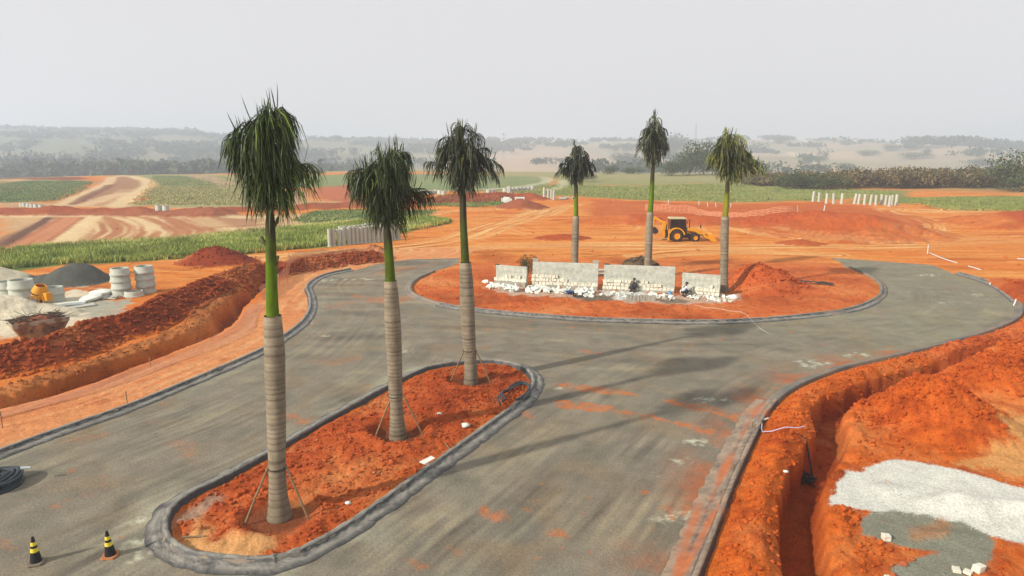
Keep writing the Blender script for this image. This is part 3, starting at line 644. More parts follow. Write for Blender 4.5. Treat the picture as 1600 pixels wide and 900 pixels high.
# ---------------------------------------------------------------- kerbs
def sweep(line, prof, closed=False, wob=0.0, wrink=0.0, lift=0.0, hem=0.0, seed=0, a0=None, a1=None, col=None, soil=0):
    l = resample(line, .09, closed)
    if a0 is not None:
        d = np.r_[0, np.cumsum(np.linalg.norm(np.diff(l, axis=0), axis=1))]; l = l[(d >= a0) & (d <= a1)]
    t = np.gradient(l, axis=0) if not closed else (np.roll(l, -1, 0) - np.roll(l, 1, 0))
    t /= np.linalg.norm(t, axis=1)[:, None]; nrm = np.stack([t[:, 1], -t[:, 0]], 1)      # to the right
    pr = np.array(prof, float); m = len(pr); n = len(l)
    s = np.r_[0, np.cumsum(np.linalg.norm(np.diff(l, axis=0), axis=1))]
    off = np.repeat(pr[None, :, 0], n, 0); h = np.repeat(pr[None, :, 1], n, 0)
    sg = np.sign(pr[-1, 0]); SS = np.repeat(s[:, None], m, 1)
    if wob: off = off + wob * noise(SS * .5, SS * 0, seed); 
    if wrink:
        q = np.abs(off) * 1.0
        big = sst(-.3, .5, noise(SS * .35, q * 0, seed + 9))
        wr = noise(SS * 5.5 + q * 7, q * 2.2, seed + 1) * 1.0 + noise(SS * 2 - q * 5, q * 5, seed + 2) * 1.2 + noise(SS * 12 + q * 9, q * 5, seed + 3) * .5
        h = h + wrink * wr * (.35 + .9 * big); off = off + sg * wrink * .5 * noise(SS * 3 + 7, q * 5, seed + 4)
    h = h + lift
    if hem:
        off[:, 0] -= sg * (hem * (.6 + 1.6 * np.abs(noise(s * 1.1, s * 0, seed + 5)))); h[:, 0] = .012 + .02 * np.abs(noise(s * 3, s * 0, seed + 6))
        off[:, -1] += sg * hem * (.3 + np.abs(noise(s * 1.7, s * 0, seed + 7)))
    X = l[:, None, 0] + nrm[:, None, 0] * off; Y = l[:, None, 1] + nrm[:, None, 1] * off
    V = np.stack([X, Y, h], -1).reshape(-1, 3)
    i = np.arange(n * m).reshape(n, m)
    if closed: i = np.vstack([i, i[:1]])
    F = np.stack([i[:-1, :-1], i[:-1, 1:], i[1:, 1:], i[1:, :-1]], -1).reshape(-1, 4)
    if sg < 0: F = F[:, ::-1]
    if col is None: return V, F
    dm_ = np.interp(np.abs(pr[:, 0]) if pr[0, 0] == 0 else np.clip(-np.sign(pr[-1, 0]) * -pr[:, 0], 0, 1), [0, .02, .06, .15, .29, .31, .345, .37, .5, .53, .58], [.1, .35, .7, .85, .6, .2, .12, .75, .85, .1, .0])[None, :]
    if pr[0, 0] * pr[-1, 0] < 0: dm_ = np.where(pr[None, :, 0] * sg < 0, .85, dm_)
    q_ = np.abs(off); dn = noise(SS * .9, q_ * 3, seed + 31); df = noise(SS * 7 + q_ * 9, q_ * 3, seed + 32)
    dust = np.clip(dm_ * (.98 + .5 * dn) + .35 * df * (dm_ > .15), 0, 1)
    if wrink: dust = np.clip(dust + .28 * wr * (dm_ > .3), 0, 1)  # crests paler, fold valleys darker, following the wrinkle height
    dust = dust[..., None]
    K = np.array(lin(58, 56, 60)) * (1 - dust) + np.array(lin(*col)) * dust
    if soil: 
        so = np.clip(noise(SS * .35, q_ * 2.4, seed + 33) * 2.2 + .35 * noise(SS * 2.4, q_ * 5, seed + 34) + soil - .5 - 1.2 * (q_ > .3), 0, 1)[..., None] * .95
        K = K * (1 - so) + np.array(lin(206, 108, 58)) * so
    return V, F, K.reshape(-1, 3)
KP = [(0, -.05), (.01, .045), (.15, .06), (.30, .07), (.335, .17), (.36, .19), (.50, .195), (.52, .17), (.525, -.15)]
SP = [(0, .02), (.03, .05), (.09, .06), (.15, .07), (.22, .075), (.29, .08), (.32, .12), (.34, .17), (.38, .20), (.44, .205), (.50, .2), (.53, .14), (.55, .04), (.58, -.06)]
neg = lambda p: [(-a, b) for a, b in p]
def kerb(name, line, pr, closed=False):
    V, F = sweep(line, pr, closed)
    k = link(name, npmesh(name, V, F), M_concpink); tag(k, kind='structure')
def sheet(line, pr, label, seed, closed=False, a0=None, a1=None, wr=.022, hem=.06, dustc=(164, 150, 140), soil=0):
    V, F, K = sweep(line, pr, closed, 0, wr, .014, hem, seed, a0, a1, dustc, soil)
    tag(link('plastic_sheet', npmesh('plastic_sheet', V, F, K), M_plastic), label, 'plastic sheet', 'black plastic sheeting laid over the kerbs')
kerb('kerb', MED, KP, True); kerb('kerb', LK, neg(KP)); kerb('kerb', IK, neg(KP)); kerb('kerb', RK, neg(KP))
sheet(MED, SP, 'wrinkled black plastic sheeting wrapped over the kerb of the oval palm bed', 3, True, wr=.034, hem=.09)
sheet(LK, neg(SP), 'dusty black plastic sheeting covering the kerb on the left of the road', 20)
def arclen(line, u, v):
    p = np.array(P(u, v)); l = resample(line, .09); d = np.r_[0, np.cumsum(np.linalg.norm(np.diff(l, axis=0), axis=1))]
    return d[np.argmin(np.hypot(l[:, 0] - p[0], l[:, 1] - p[1]))]
sheet(IK, neg(SP), 'black plastic sheeting along the near kerb of the walled roundabout', 30, a0=arclen(IK, 680, 478), a1=arclen(IK, 1300, 493))
sheet(IK, neg(SP), 'short piece of black sheeting on the right-hand curve of the roundabout kerb', 40, a0=arclen(IK, 1325, 489), a1=arclen(IK, 1372, 472))
sheet(RK, neg(SP), 'black sheeting over the far right outer kerb beside the white pipes', 50, a0=arclen(RK, 1492, 429), a1=arclen(RK, 1578, 472))
sheet(RK, neg([(-.32, .015), (-.24, .02), (-.16, .03), (-.08, .03)] + SP[1:]), 'soil-smeared plastic sheeting over the near right kerb beside the trench', 60, a0=arclen(RK, 1200, 628), a1=arclen(RK, 1018, 1000), wr=.026, hem=.12, dustc=(178, 146, 124), soil=.75)

# ---------------------------------------------------------------- clods and stones of soil (nobody could count them)
def ico():
    import bmesh
    bm = bmesh.new(); bmesh.ops.create_icosphere(bm, subdivisions=1, radius=1)
    v = np.array([tuple(q.co) for q in bm.verts]); f = np.array([[q.index for q in g.verts] for g in bm.faces]); bm.free(); return v, f
IV, IF = ico()
def scatter(name, pts, size, cols, zsink=.25, squash=.75):
    pts = np.asarray(pts); n = len(pts)
    z, sc_ = terrain(pts[:, 0], pts[:, 1], True); cols = sc_ * .55 + cols * .4; kp_ = (sc_[:, 2] < .075) | (rng.random(len(pts)) < .02); pts = pts[kp_]; z = z[kp_]; cols = cols[kp_]; size = size[kp_]; n = len(pts)
    r = rng
    V = np.empty((n, len(IV), 3))
    ax = r.uniform(.65, 1.3, (n, 1, 3)); ax[..., 2] *= squash
    jit = 1 + r.uniform(-.28, .28, (n, len(IV), 1)); base = IV[None] * jit * ax * size[:, None, None]
    a = r.uniform(0, 2 * PI, n); ca, sa = np.cos(a)[:, None], np.sin(a)[:, None]
    V[..., 0] = base[..., 0] * ca - base[..., 1] * sa + pts[:, 0:1]; V[..., 1] = base[..., 0] * sa + base[..., 1] * ca + pts[:, 1:2]
    V[..., 2] = base[..., 2] + (z + size * (1 - zsink) * .3)[:, None]
    F = IF[None] + (np.arange(n) * len(IV))[:, None, None]
    return npmesh(name, V.reshape(-1, 3), F.reshape(-1, 3), np.repeat(cols, len(IV), 0), False)
def samp_band(line, n, lo, hi):
    l = resample(line, .3); t = np.gradient(l, axis=0); t /= np.linalg.norm(t, axis=1)[:, None]; nn = np.stack([t[:, 1], -t[:, 0]], 1)
    i = rng.integers(0, len(l), n); o = rng.uniform(lo, hi, n)[:, None]
    return l[i] + nn[i] * o + rng.uniform(-.15, .15, (n, 2))
cl = []; cs = []; cc = []
def addc(pts, s0, s1, c, jitter=.25, powr=3.0):
    n = len(pts); s = s0 + (s1 - s0) * rng.uniform(0, 1, n) ** powr
    cl.append(pts); cs.append(s); cc.append(np.asarray(c)[None] * rng.uniform(1 - jitter, 1 + jitter, (n, 1)))
inview = lambda p: p[(p[:, 1] > 12) & (np.hypot(p[:, 0], p[:, 1]) < 74)]
addc(inview(samp_band(LCREST, 9000, -1.2, 2.1)), .025, .19, DRED)
addc(inview(samp_band(LRIM, 2200, -2.9, -1.2)), .02, .11, lin(170, 96, 52))
kb = inview(samp_band(RRIM, 8000, -2.6, .1)); kb = kb[sdf(kb[:, 0], kb[:, 1], ROAD, 4) > .7]; addc(kb, .012, .10, lin(196, 84, 32))
addc(inview(samp_band(RRIM, 3000, 1.6, 3.4)), .012, .12, lin(186, 76, 30))
addc(inview(samp_band(RRIM, 260, .2, 1.2)), .02, .08, lin(150, 62, 28))
mm = rng.uniform([-12, 15], [4, 35], (30000, 2)); ds = sdf(mm[:, 0], mm[:, 1], MED, 3); wq = np.min([np.hypot(mm[:, 0] - c[0], mm[:, 1] - c[1]) for c in WELLS], 0)
mm = mm[(ds < -.75) & (wq > 1.1)]; addc(mm[:6500], .01, .095, lin(176, 74, 38), .35, 5)
addc(mm[6500:6720], .015, .05, lin(212, 160, 122), .2, 2)
for c, h, a, b, c3, rg in MOUNDS:
    if rg < .15 or h == 0 or np.hypot(*c) > 74: continue
    n = int(420 * a * b / 4) + 100
    q = rng.normal(0, .5, (n, 2)) * [a, b] + c; q = q[sdf(q[:, 0], q[:, 1], ROAD, 4) > .8]; addc(q, .02, .14, c3, .2, 4)
q = rng.uniform([9, 15], [22, 26], (3500, 2)); dd_, _ = ldist(q[:, 0], q[:, 1], RRIM, 9); q = q[(dd_ > 2.2)]
okp = np.ones(len(q), bool)
for pl in NEARPAINT[2:4] : okp &= sdf(q[:, 0], q[:, 1], pl[0], 3) > .2
addc(q[okp], .01, .085, lin(190, 80, 32), .25, 3)
q = rng.uniform([-12, 42], [36, 60], (6000, 2)); q = q[(sdf(q[:, 0], q[:, 1], ROAD, 4) > .8) & (sdf(q[:, 0], q[:, 1], np.array(ISLK), 3) < 0)]; addc(q[:1800], .02, .10, lin(176, 72, 34), .25, 3)
q = rng.uniform([-60, 62], [100, 160], (1500, 2)); addc(q[sdf(q[:, 0], q[:, 1], ROAD, 4) > 1], .04, .2, lin(180, 84, 44), .2, 5)
addc(rng.uniform([-12, 13], [8, 60], (500, 2)), .012, .035, lin(128, 118, 104), .3, 2)
A = np.vstack(cl); B = np.concatenate(cs); Cx = np.vstack(cc)
tag(link('soil_clods', scatter('soil_clods', A, B, Cx), M_clod), kind='stuff')

q = rng.uniform([8, 15], [21, 22.5], (26000, 2)); dq = np.minimum(sdf(q[:, 0], q[:, 1], NEARPAINT[2][0], 3), sdf(q[:, 0], q[:, 1], NEARPAINT[3][0], 3)); q = q[dq < rng.exponential(.12, len(q))][:9000]
_, qc = terrain(q[:, 0], q[:, 1], True); dq = sdf(q[:, 0], q[:, 1], NEARPAINT[3][0], 3); qc = np.where((dq < .15)[:, None], np.array(lin(232, 219, 210)), np.array(lin(146, 138, 122))) * rng.uniform(.7, 1.15, (len(q), 1))
def grains(name, pts, size, cols):
    n = len(pts); z = terrain(pts[:, 0], pts[:, 1], False); V = IV[None] * (1 + rng.uniform(-.3, .3, (n, len(IV), 1))) * size[:, None, None]; V = V + np.stack([pts[:, 0], pts[:, 1], z + size * .2], 1)[:, None, :]
    return npmesh(name, V.reshape(-1, 3), (IF[None] + (np.arange(n) * len(IV))[:, None, None]).reshape(-1, 3), np.repeat(cols, len(IV), 0), False)
tag(link('gravel_stones', grains('gravel_stones', q, (.004 + .012 * rng.random(len(q)) ** 3), qc), M_clod), kind='stuff')

# ---------------------------------------------------------------- grass
def grass(name, polys, per_m2, h, hv, w, colset, lim=60000, blend=.4):
    Vs = []; Cs = []
    for poly in polys:
        poly = np.array(PP(poly)); lo = poly.min(0); hi = poly.max(0)
        n = int(min(lim, (hi - lo).prod() * per_m2)); p = rng.uniform(lo, hi, (n, 2))
        p = p[sdf(p[:, 0], p[:, 1], poly, 1) < 0]; p = p[fbm(p[:, 0] / 4, p[:, 1] / 4, 3, 131) > -.28]
        z, gc_ = terrain(p[:, 0], p[:, 1], True); n = len(p)
        hh = h * (1 + .4 * fbm(p[:, 0] / 5, p[:, 1] / 5, 3, 133)) 
        pal = np.asarray(colset); cm = np.clip((fbm(p[:, 0] / 6, p[:, 1] / 6, 3, 135) + .5) * (len(pal) - 1) + rng.normal(0, .5, n), 0, len(pal) - 1).astype(int)
        for b in range(3):
            a = rng.uniform(0, 2 * PI, n); bl = hh * rng.uniform(1 - hv, 1 + hv, n); ln = rng.uniform(-.35, .35, (n, 2)) * bl[:, None]
            dx = np.cos(a) * w * .5; dy = np.sin(a) * w * .5; o = rng.uniform(-w, w, (n, 2)); x = p[:, 0] + o[:, 0]; y = p[:, 1] + o[:, 1]
            V = np.stack([np.stack([x - dx, y - dy, z - .03], 1), np.stack([x + dx, y + dy, z - .03], 1), np.stack([x + ln[:, 0], y + ln[:, 1], z + bl], 1)], 1)
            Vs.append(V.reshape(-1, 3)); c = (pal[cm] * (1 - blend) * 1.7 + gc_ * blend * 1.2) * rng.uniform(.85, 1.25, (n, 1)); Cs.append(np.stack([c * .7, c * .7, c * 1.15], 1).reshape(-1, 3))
    V = np.vstack(Vs); F = np.arange(len(V)).reshape(-1, 3)
    tag(link(name, npmesh(name, V, F, np.vstack(Cs), False), M_veg), kind='stuff')
G1 = [lin(110, 112, 52), lin(140, 142, 66), lin(172, 166, 92), lin(194, 182, 122)]
G2 = [lin(100, 110, 66), lin(128, 132, 84), lin(164, 152, 106), lin(184, 166, 126)]
grass('tall_grass', [[(-30, 424), (0, 393), (100, 383), (300, 372), (400, 361), (520, 350), (650, 340), (704, 345), (700, 350), (640, 362), (600, 369), (515, 384), (420, 394), (330, 403), (200, 409), (100, 413)]], 34, .44, .5, .16, G1, 160000, .35)
grass('field_grass', [[(455, 342), (487, 330), (555, 327), (684, 329), (655, 341), (550, 347), (480, 348)], [(655, 321), (690, 310), (800, 313), (806, 320), (740, 324)],
                      [(800, 298), (870, 289), (940, 291), (1160, 287), (1270, 295), (1390, 299), (1390, 305), (1300, 312), (1130, 316), (1000, 312), (900, 306), (800, 304)],
                      [(1425, 309), (1600, 307), (1650, 307), (1650, 328), (1590, 329), (1470, 328), (1420, 318)], [(0, 316), (0, 284), (147, 283), (120, 304), (82, 315)], [(200, 320), (232, 292), (240, 276), (350, 276), (400, 300), (400, 320)], [(830, 410), (812, 408), (808, 416), (828, 418)]],
      4, .2, .5, .4, G2, 40000, .96)
# ---------------------------------------------------------------- palms
def frond_mesh(name, H1, R, L, nl, az, rise, colv, seed, wid=.045, up=.1, tip=.2):
    r = random.Random(seed); N = 26
    ca, sa = math.cos(az), math.sin(az); side = Vector((-sa, ca, 0)); out = Vector((ca, sa, 0))
    tp = rise; pts = []
    bend = r.uniform(-.18, .18)
    for i in range(N + 1):
        t = i / N
        h = H1 * (1 - (1 - min(t, tp) / tp) ** 2) if t < tp else H1 * (1 - tip * ((t - tp) / (1 - tp)) ** 2 * 1.0)
        o = R * (.12 * t + .88 * t ** 1.7)
        pts.append(out * o + side * (bend * R * t * t) + Vector((0, 0, h)))
    mb = MB(); mb.tube(pts, [.05 * (1 - i / N * .88) for i in range(N + 1)], 5)
    V = list(mb.v); F = [f for f in mb.f]; cols = [colv * np.array([1.15, 1.0, .9]) * 1.3] * len(V)
    for k in range(nl):
        t = .10 + .90 * (k + r.random()) / nl; s = 1 if k % 2 else -1
        i = min(N - 1, int(t * N)); f = t * N - i; p = pts[i].lerp(pts[i + 1], f); tan = (pts[i + 1] - pts[i]).normalized()
        sd_ = (side * s).normalized()
        ll = L * (math.sin(PI * (.12 + .8 * t)) ** .6) * r.uniform(.75, 1.15)
        d0 = (sd_ * r.uniform(.4, 1.0) + tan * r.uniform(.3, .9) + out * r.uniform(-.2, .5) + Vector((0, 0, .15))).normalized()
        if r.random() < up: d1 = Vector((r.uniform(-.25, .25), r.uniform(-.25, .25), 1)); d0 = (d0 * .4 + d1).normalized(); grav = .3; ll *= .6
        else: d1 = Vector((r.uniform(-.26, .26) + out.x * .15, r.uniform(-.26, .26) + out.y * .15, -1)); grav = 1
        q = p.copy(); seg = 4; wv = (tan.cross(d0)); 
        if wv.length < .1: wv = Vector((0, 0, 1))
        wv = Vector((r.uniform(-1, 1), r.uniform(-1, 1), r.uniform(-.3, .3))).normalized()
        n0 = len(V); cvar = colv * r.uniform(.6, 1.7)  # random leaf tones, spread wide so the paler leaflets paint in sunlit highlights
        if r.random() < .16: cvar = cvar * np.array([2.1, 1.8, 1.0])
        for j in range(seg + 1):
            g = j / seg; wj = wid * (1 - g) ** .55 * (.6 + .8 * min(1, g * 3)) * .5
            if j == seg: V.append(tuple(q)); cols.append(cvar * 1.5)
            else:
                V.append(tuple(q - wv * wj)); V.append(tuple(q + wv * wj)); cols += [cvar * (1 + .3 * g)] * 2
            mixv = min(1, g * 1.5 + .18) * grav if grav == 1 else min(1, g * .8)
            d = (d0 * (1 - mixv) + d1 * mixv).normalized(); q = q + d * (ll / seg)
        for j in range(seg - 1): a = n0 + 2 * j; F.append((a, a + 1, a + 3, a + 2))
        a = n0 + 2 * (seg - 1); F.append((a, a + 1, a + 2))
    me = bpy.data.meshes.new(name); me.from_pydata([tuple(v) for v in V], [], F)
    at_ = me.color_attributes.new('Col', 'FLOAT_COLOR', 'POINT'); c4 = np.ones((len(V), 4), np.float32); c4[:, :3] = np.array(cols); at_.data.foreach_set('color', c4.ravel())
    return me
def palm(label, base, trunk, shaft, neck_v, fr, leafcol, seed, group='transplanted royal palms', green=(96, 118, 28), stubs=0):
    """base: survey pixel of the foot; trunk / shaft: (u, v, half width in pixels) from bottom to top"""
    r = random.Random(seed); bx, by = P(*base)
    t = empty('palm_tree', (bx, by, 0)); tag(t, label, 'palm tree', group)
    ppm = lambda z: FPX / (by * math.cos(PITCH) + (CAMH - z) * math.sin(PITCH))
    def conv(l):
        o = []
        for u, v, hw_ in l:
            x, z = at(u, v, by); o.append((x - bx, z, hw_ / ppm(z)))
        return o
    def lathe_path(l, step, ring, cfun, name, n=18):
        l = np.array(conv(l)); l = l[np.argsort(l[:, 1])]
        z = np.arange(l[0, 1], l[-1, 1] + 1e-6, step); 
        xs = np.interp(z, l[:, 1], l[:, 0]); k = np.array([1, 4, 6, 4, 1]) / 16.
        rs = np.interp(z, l[:, 1], l[:, 2]); pad = lambda a: np.convolve(np.r_[[a[0]] * 8, a, [a[-1]] * 8], np.ones(17) / 17, 'valid')
        rs = pad(rs); xs = pad(xs); V = []; Cc = []
        ph = ring * z + .9 * np.sin(z * 1.3 + seed) + .5 * np.sin(z * 3.7 + seed * 2)
        for i in range(len(z)):
            fr_ = ph[i] % 1.0; notch = 1 - (.012 + .04 * ((math.sin(int(ph[i]) * 12.9898) * 43758.5) % 1)) * (fr_ < .22) if ring else 1
            for q in range(n):
                a = 2 * PI * q / n
                V.append((xs[i] + rs[i] * notch * math.cos(a), rs[i] * notch * math.sin(a), z[i])); Cc.append(cfun(z[i], a, fr_))
        m = len(z); ii = np.arange(m * n).reshape(m, n); jj = np.roll(ii, -1, 1)
        F = np.stack([ii[:-1], jj[:-1], jj[1:], ii[1:]], -1).reshape(-1, 4)
        link(name, npmesh(name, V, F, np.clip(np.array(Cc), .004, 1)), M_bark, t)
        return (xs[-1], z[-1])
    bark = np.array(lin(158, 136, 116)); barkd = np.array(lin(98, 78, 62)); gcol = np.array(lin(*green)) * .85; brown = np.array(lin(70, 62, 42))
    zb = conv(trunk)[-1][1]
    def cb(z, a, f):
        n_ = float(noise(z * .7, seed * 3.1)); n2_ = float(noise(z * 3, a * 1.2 + seed))
        c = bark * (1 + .16 * n_ + .22 * n2_)
        c = c * (1 + .12 * float(noise(z * 4.1, seed * 1.7)))
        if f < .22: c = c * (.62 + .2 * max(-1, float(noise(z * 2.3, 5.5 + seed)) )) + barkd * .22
        c = c * (1 + .25 * min(0, float(noise(a * 1.1 + seed, z * .35))))
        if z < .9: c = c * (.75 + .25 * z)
        if z > zb - .25: c = c * .7 + np.array(lin(190, 165, 140)) * .4
        return c
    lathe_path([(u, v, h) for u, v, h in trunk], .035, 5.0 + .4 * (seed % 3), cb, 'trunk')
    shaft = shaft + [(shaft[-1][0], shaft[-1][1] - 9 * 19 / by, shaft[-1][2] * .8), (shaft[-1][0], shaft[-1][1] - 20 * 19 / by, shaft[-1][2] * .35), (shaft[-1][0], shaft[-1][1] - 24 * 19 / by, shaft[-1][2] * .2)]
    l2 = conv(shaft); z0, z1 = l2[0][1], l2[-1][1]
    def cs_(z, a, f):
        g = (z - z0) / (z1 - z0); n_ = float(noise(z * 1.6, a * .9 + seed * 2)); k = sst(.42, .72, g + .22 * n_)
        n3_ = float(noise(a * 3.2 + seed, z * .5)); n4_ = float(noise(a * 1.5, z * 3 + seed)); k = max(k, np.clip(n4_ * 1.6 - .55, 0, .6))
        return (gcol * (1.0 + .25 * n_ + .3 * n3_)) * (1 - k) + brown * (1 + .3 * n3_) * k
    ex, ez = lathe_path(shaft, .04, 0, cs_, 'crownshaft', 14)
    for s_ in range(stubs):
        a = PI * (s_ % 2) + r.uniform(-.5, .5); zz_ = z0 + (z1 - z0) * (.45 + .5 * s_ / max(1, stubs - 1)); xx = np.interp(zz_, [q[1] for q in l2], [q[0] for q in l2])
        rr = .13; o = Vector((math.cos(a), math.sin(a) * .4, 0))
        b = MB(); p0 = Vector((xx, 0, zz_)) + o * rr * .6
        b.tube([p0, p0 + o * .10 + Vector((0, 0, .10)), p0 + o * .16 + Vector((0, 0, .26))], [.07, .05, .035], 7); b.build('leaf_stub', M_stub, t)
    n, H1, W, L, nl, wid, upq, lobes = fr; fz = at(0, neck_v, by)[1] - .25
    for k in range(n):
        az = lobes[k % len(lobes)][0] + r.uniform(-.35, .35); sc_ = lobes[k % len(lobes)][1]; hs_ = lobes[k % len(lobes)][2]
        me = frond_mesh('frond', H1 * hs_ * (1.04 - .5 * (k * .618 % 1.0)), W * sc_ * (.5 + .75 * (k * .618 % 1.0)) * r.uniform(.85, 1.15), L * r.uniform(.85, 1.15), nl, az, r.uniform(.62, .85) if k % 4 else .97, np.array(leafcol) * r.uniform(.6, 1.75), seed * 100 + k, wid, upq, r.uniform(.12, .4))  # tone also varies by frond, with lighter highlights put into the leaf colour
        link('frond', me, M_leaf, t, (ex, 0, fz))
    for k in range(3):   # young spear leaves
        a = r.uniform(0, 2 * PI)
        me = frond_mesh('frond', H1 * r.uniform(.95, 1.12), W * .22, L * .55, nl // 2, a, .97, np.array(leafcol) * 2.2, seed * 77 + k, wid, .5, .02)
        link('frond', me, M_leaf, t, (ex, 0, fz))
    return t, bx, by
M_stub = mat('stub', lin(92, 84, 52), .8, .2, 6, .2, 20)
ring8 = [(2 * PI * k * .382 * 1.0, 1, 1) for k in range(13)]
DG = (.021, .034, .008)
p1, x1, y1 = palm('nearest and tallest palm, green crownshaft, propped in the bare near end of the oval bed', (437, 808),
    [(437, 812, 21), (436, 795, 17), (434, 770, 14), (433, 730, 13), (432, 660, 14.5), (430, 600, 15.5), (429, 545, 16), (427, 515, 14.5), (426, 492, 13)],
    [(426, 493, 10), (425, 470, 9.2), (424, 420, 8.4), (423, 380, 8), (422, 338, 7.2)], 338, (20, 2.95, .9, 1.4, 100, .034, .06, [(a, b, c) for (a, b, c) in ring8]), DG, 1, green=(104, 126, 22), stubs=4)
p2, x2, y2 = palm('middle palm of the oval bed with a bushy ragged crown', (622, 683),
    [(622, 686, 15), (621, 672, 12.5), (619, 640, 10.5), (617, 580, 11.5), (615, 530, 12.5), (613, 490, 12.5), (611, 455, 11), (610, 438, 9.5)],
    [(610, 439, 8.2), (609, 420, 7.5), (607, 390, 7), (605, 362, 6.5)], 362, (21, 2.95, 1.3, 1.35, 100, .035, .09, ring8), (.022, .033, .010), 2, green=(98, 112, 26))
p3, x3, y3 = palm('rear palm of the oval bed, dark crown split in three tufts with upright spikes', (736, 598),
    [(736, 601, 12.5), (736, 590, 10.5), (735, 560, 9.5), (732, 520, 10.8), (730, 470, 11.5), (728, 430, 10.5), (727, 409, 9)],
    [(727, 410, 6.8), (726, 390, 6.2), (724, 350, 5.5), (723, 306, 5.2)], 306, (18, 3.1, 1.3, 1.3, 88, .038, .14, [(0, 1.1, .92), (PI, 1.15, .85), (1.5, .5, 1.1), (-.3, 1.05, .8), (PI + .2, 1, .95), (-1.4, .6, 1.05)]), (.024, .029, .015), 3, green=(84, 92, 36))
p4, x4, y4 = palm('smallest-crowned palm behind the second wall from the left, dark lopsided crown', (898, 438),
    [(898, 440, 6.5), (898, 425, 6), (898, 400, 5.6), (899, 370, 5.6), (900, 337, 5)],
    [(900, 338, 3.7), (900, 320, 3.4), (900, 300, 3.1), (900, 288, 2.9)], 288, (16, 3.25, 1.45, 1.2, 56, .085, .04, [(PI, 1.15, .72), (.1, .95, .85), (1.5, .5, 1.05), (.4, .9, .8), (PI - .3, .9, .6), (-1.5, .5, 1)]), (.020, .026, .014), 4, green=(120, 136, 24))
p5, x5, y5 = palm('tall slim palm behind the third wall with a narrow high crown', (1012, 437),
    [(1011, 440, 7), (1012, 425, 6.3), (1013, 400, 5.8), (1014, 370, 6), (1016, 331, 5.2)],
    [(1016, 332, 4.2), (1018, 310, 3.8), (1019, 285, 3.5), (1020, 262, 2.8)], 262, (16, 3.75, 1.1, 1.5, 60, .08, .06, [(PI, 1.1, .85), (.1, .9, .8), (1.5, .35, 1.1), (.5, .9, 1.0), (PI - .4, .7, .95), (-1.5, .35, 1.1)]), (.030, .036, .018), 5, green=(112, 134, 18))
p6, x6, y6 = palm('olive-crowned palm standing at the right end of the row of walls', (1131, 458),
    [(1131, 460, 9.5), (1131, 452, 7.5), (1131, 430, 6.2), (1132, 400, 6), (1132, 365, 6.5), (1133, 338, 6)],
    [(1133, 339, 4.6), (1135, 320, 4.2), (1136, 300, 3.8), (1137, 284, 3.2)], 284, (18, 3.6, 1.75, 1.5, 60, .08, .08, [(PI, .75, .9), (.1, 1.25, .8), (1.5, .5, 1.05), (-.2, 1.2, .6), (PI - .4, .7, .85), (-1.5, .5, 1.0), (.3, .95, .95)]), (.052, .062, .018), 6, green=(150, 142, 40))
def prop(bx, by, u0, v0, u1, v1, label, r0=.035):
    g = P(u0, v0); zt = at(u1, v1, by)
    z0 = gz(*g)
    b = MB(); b.tube([(0, 0, -.05), ((zt[0] - g[0]) * .5, (by - g[1]) * .5 - .02, (zt[1] - z0) * .5), (zt[0] - g[0], by - g[1] - .02, zt[1] - z0)], [r0, r0 * .95, r0 * .9], 8)
    o = b.build('wooden_prop', M_wood, None, True, (g[0], g[1], z0)); tag(o, label, 'wooden prop', 'wooden props bracing the palms')
prop(x1, y1 - .05, 382, 821, 420, 728, 'wooden prop leaning on the left of the nearest palm trunk')
prop(x1, y1 - .05, 483, 812, 447, 728, 'wooden prop leaning on the right of the nearest palm trunk')
prop(x2, y2 - .1, 585, 688, 613, 618, 'wooden prop left of the middle palm of the oval bed')
prop(x2, y2 - .1, 661, 682, 629, 615, 'wooden prop right of the middle palm of the oval bed')
prop(x3, y3 - .1, 704, 597, 726, 545, 'wooden prop left of the rear palm of the oval bed')
prop(x3, y3 - .1, 767, 598, 743, 546, 'wooden prop right of the rear palm of the oval bed')
prop(x6, y6 - .1, 1153, 459, 1137, 425, 'thin wooden prop right of the olive-crowned palm by the walls', .022)
for (bx, by, v_, tr) in ((x1, y1, 730, p1), (x2, y2, 618, p2), (x3, y3, 547, p3)):
    uu = {x1: 433, x2: 617, x3: 733}[bx]; zt = at(uu, v_, by); rr = {x1: 15, x2: 11.6, x3: 10.4}[bx] * by / FPX * 1.03
    b = MB(); b.lathe([(rr, -.02), (rr + .012, 0), (rr, .02)], 18, None, (zt[0] - bx, 0, zt[1])); b.build('tie', M_dark, tr, True)

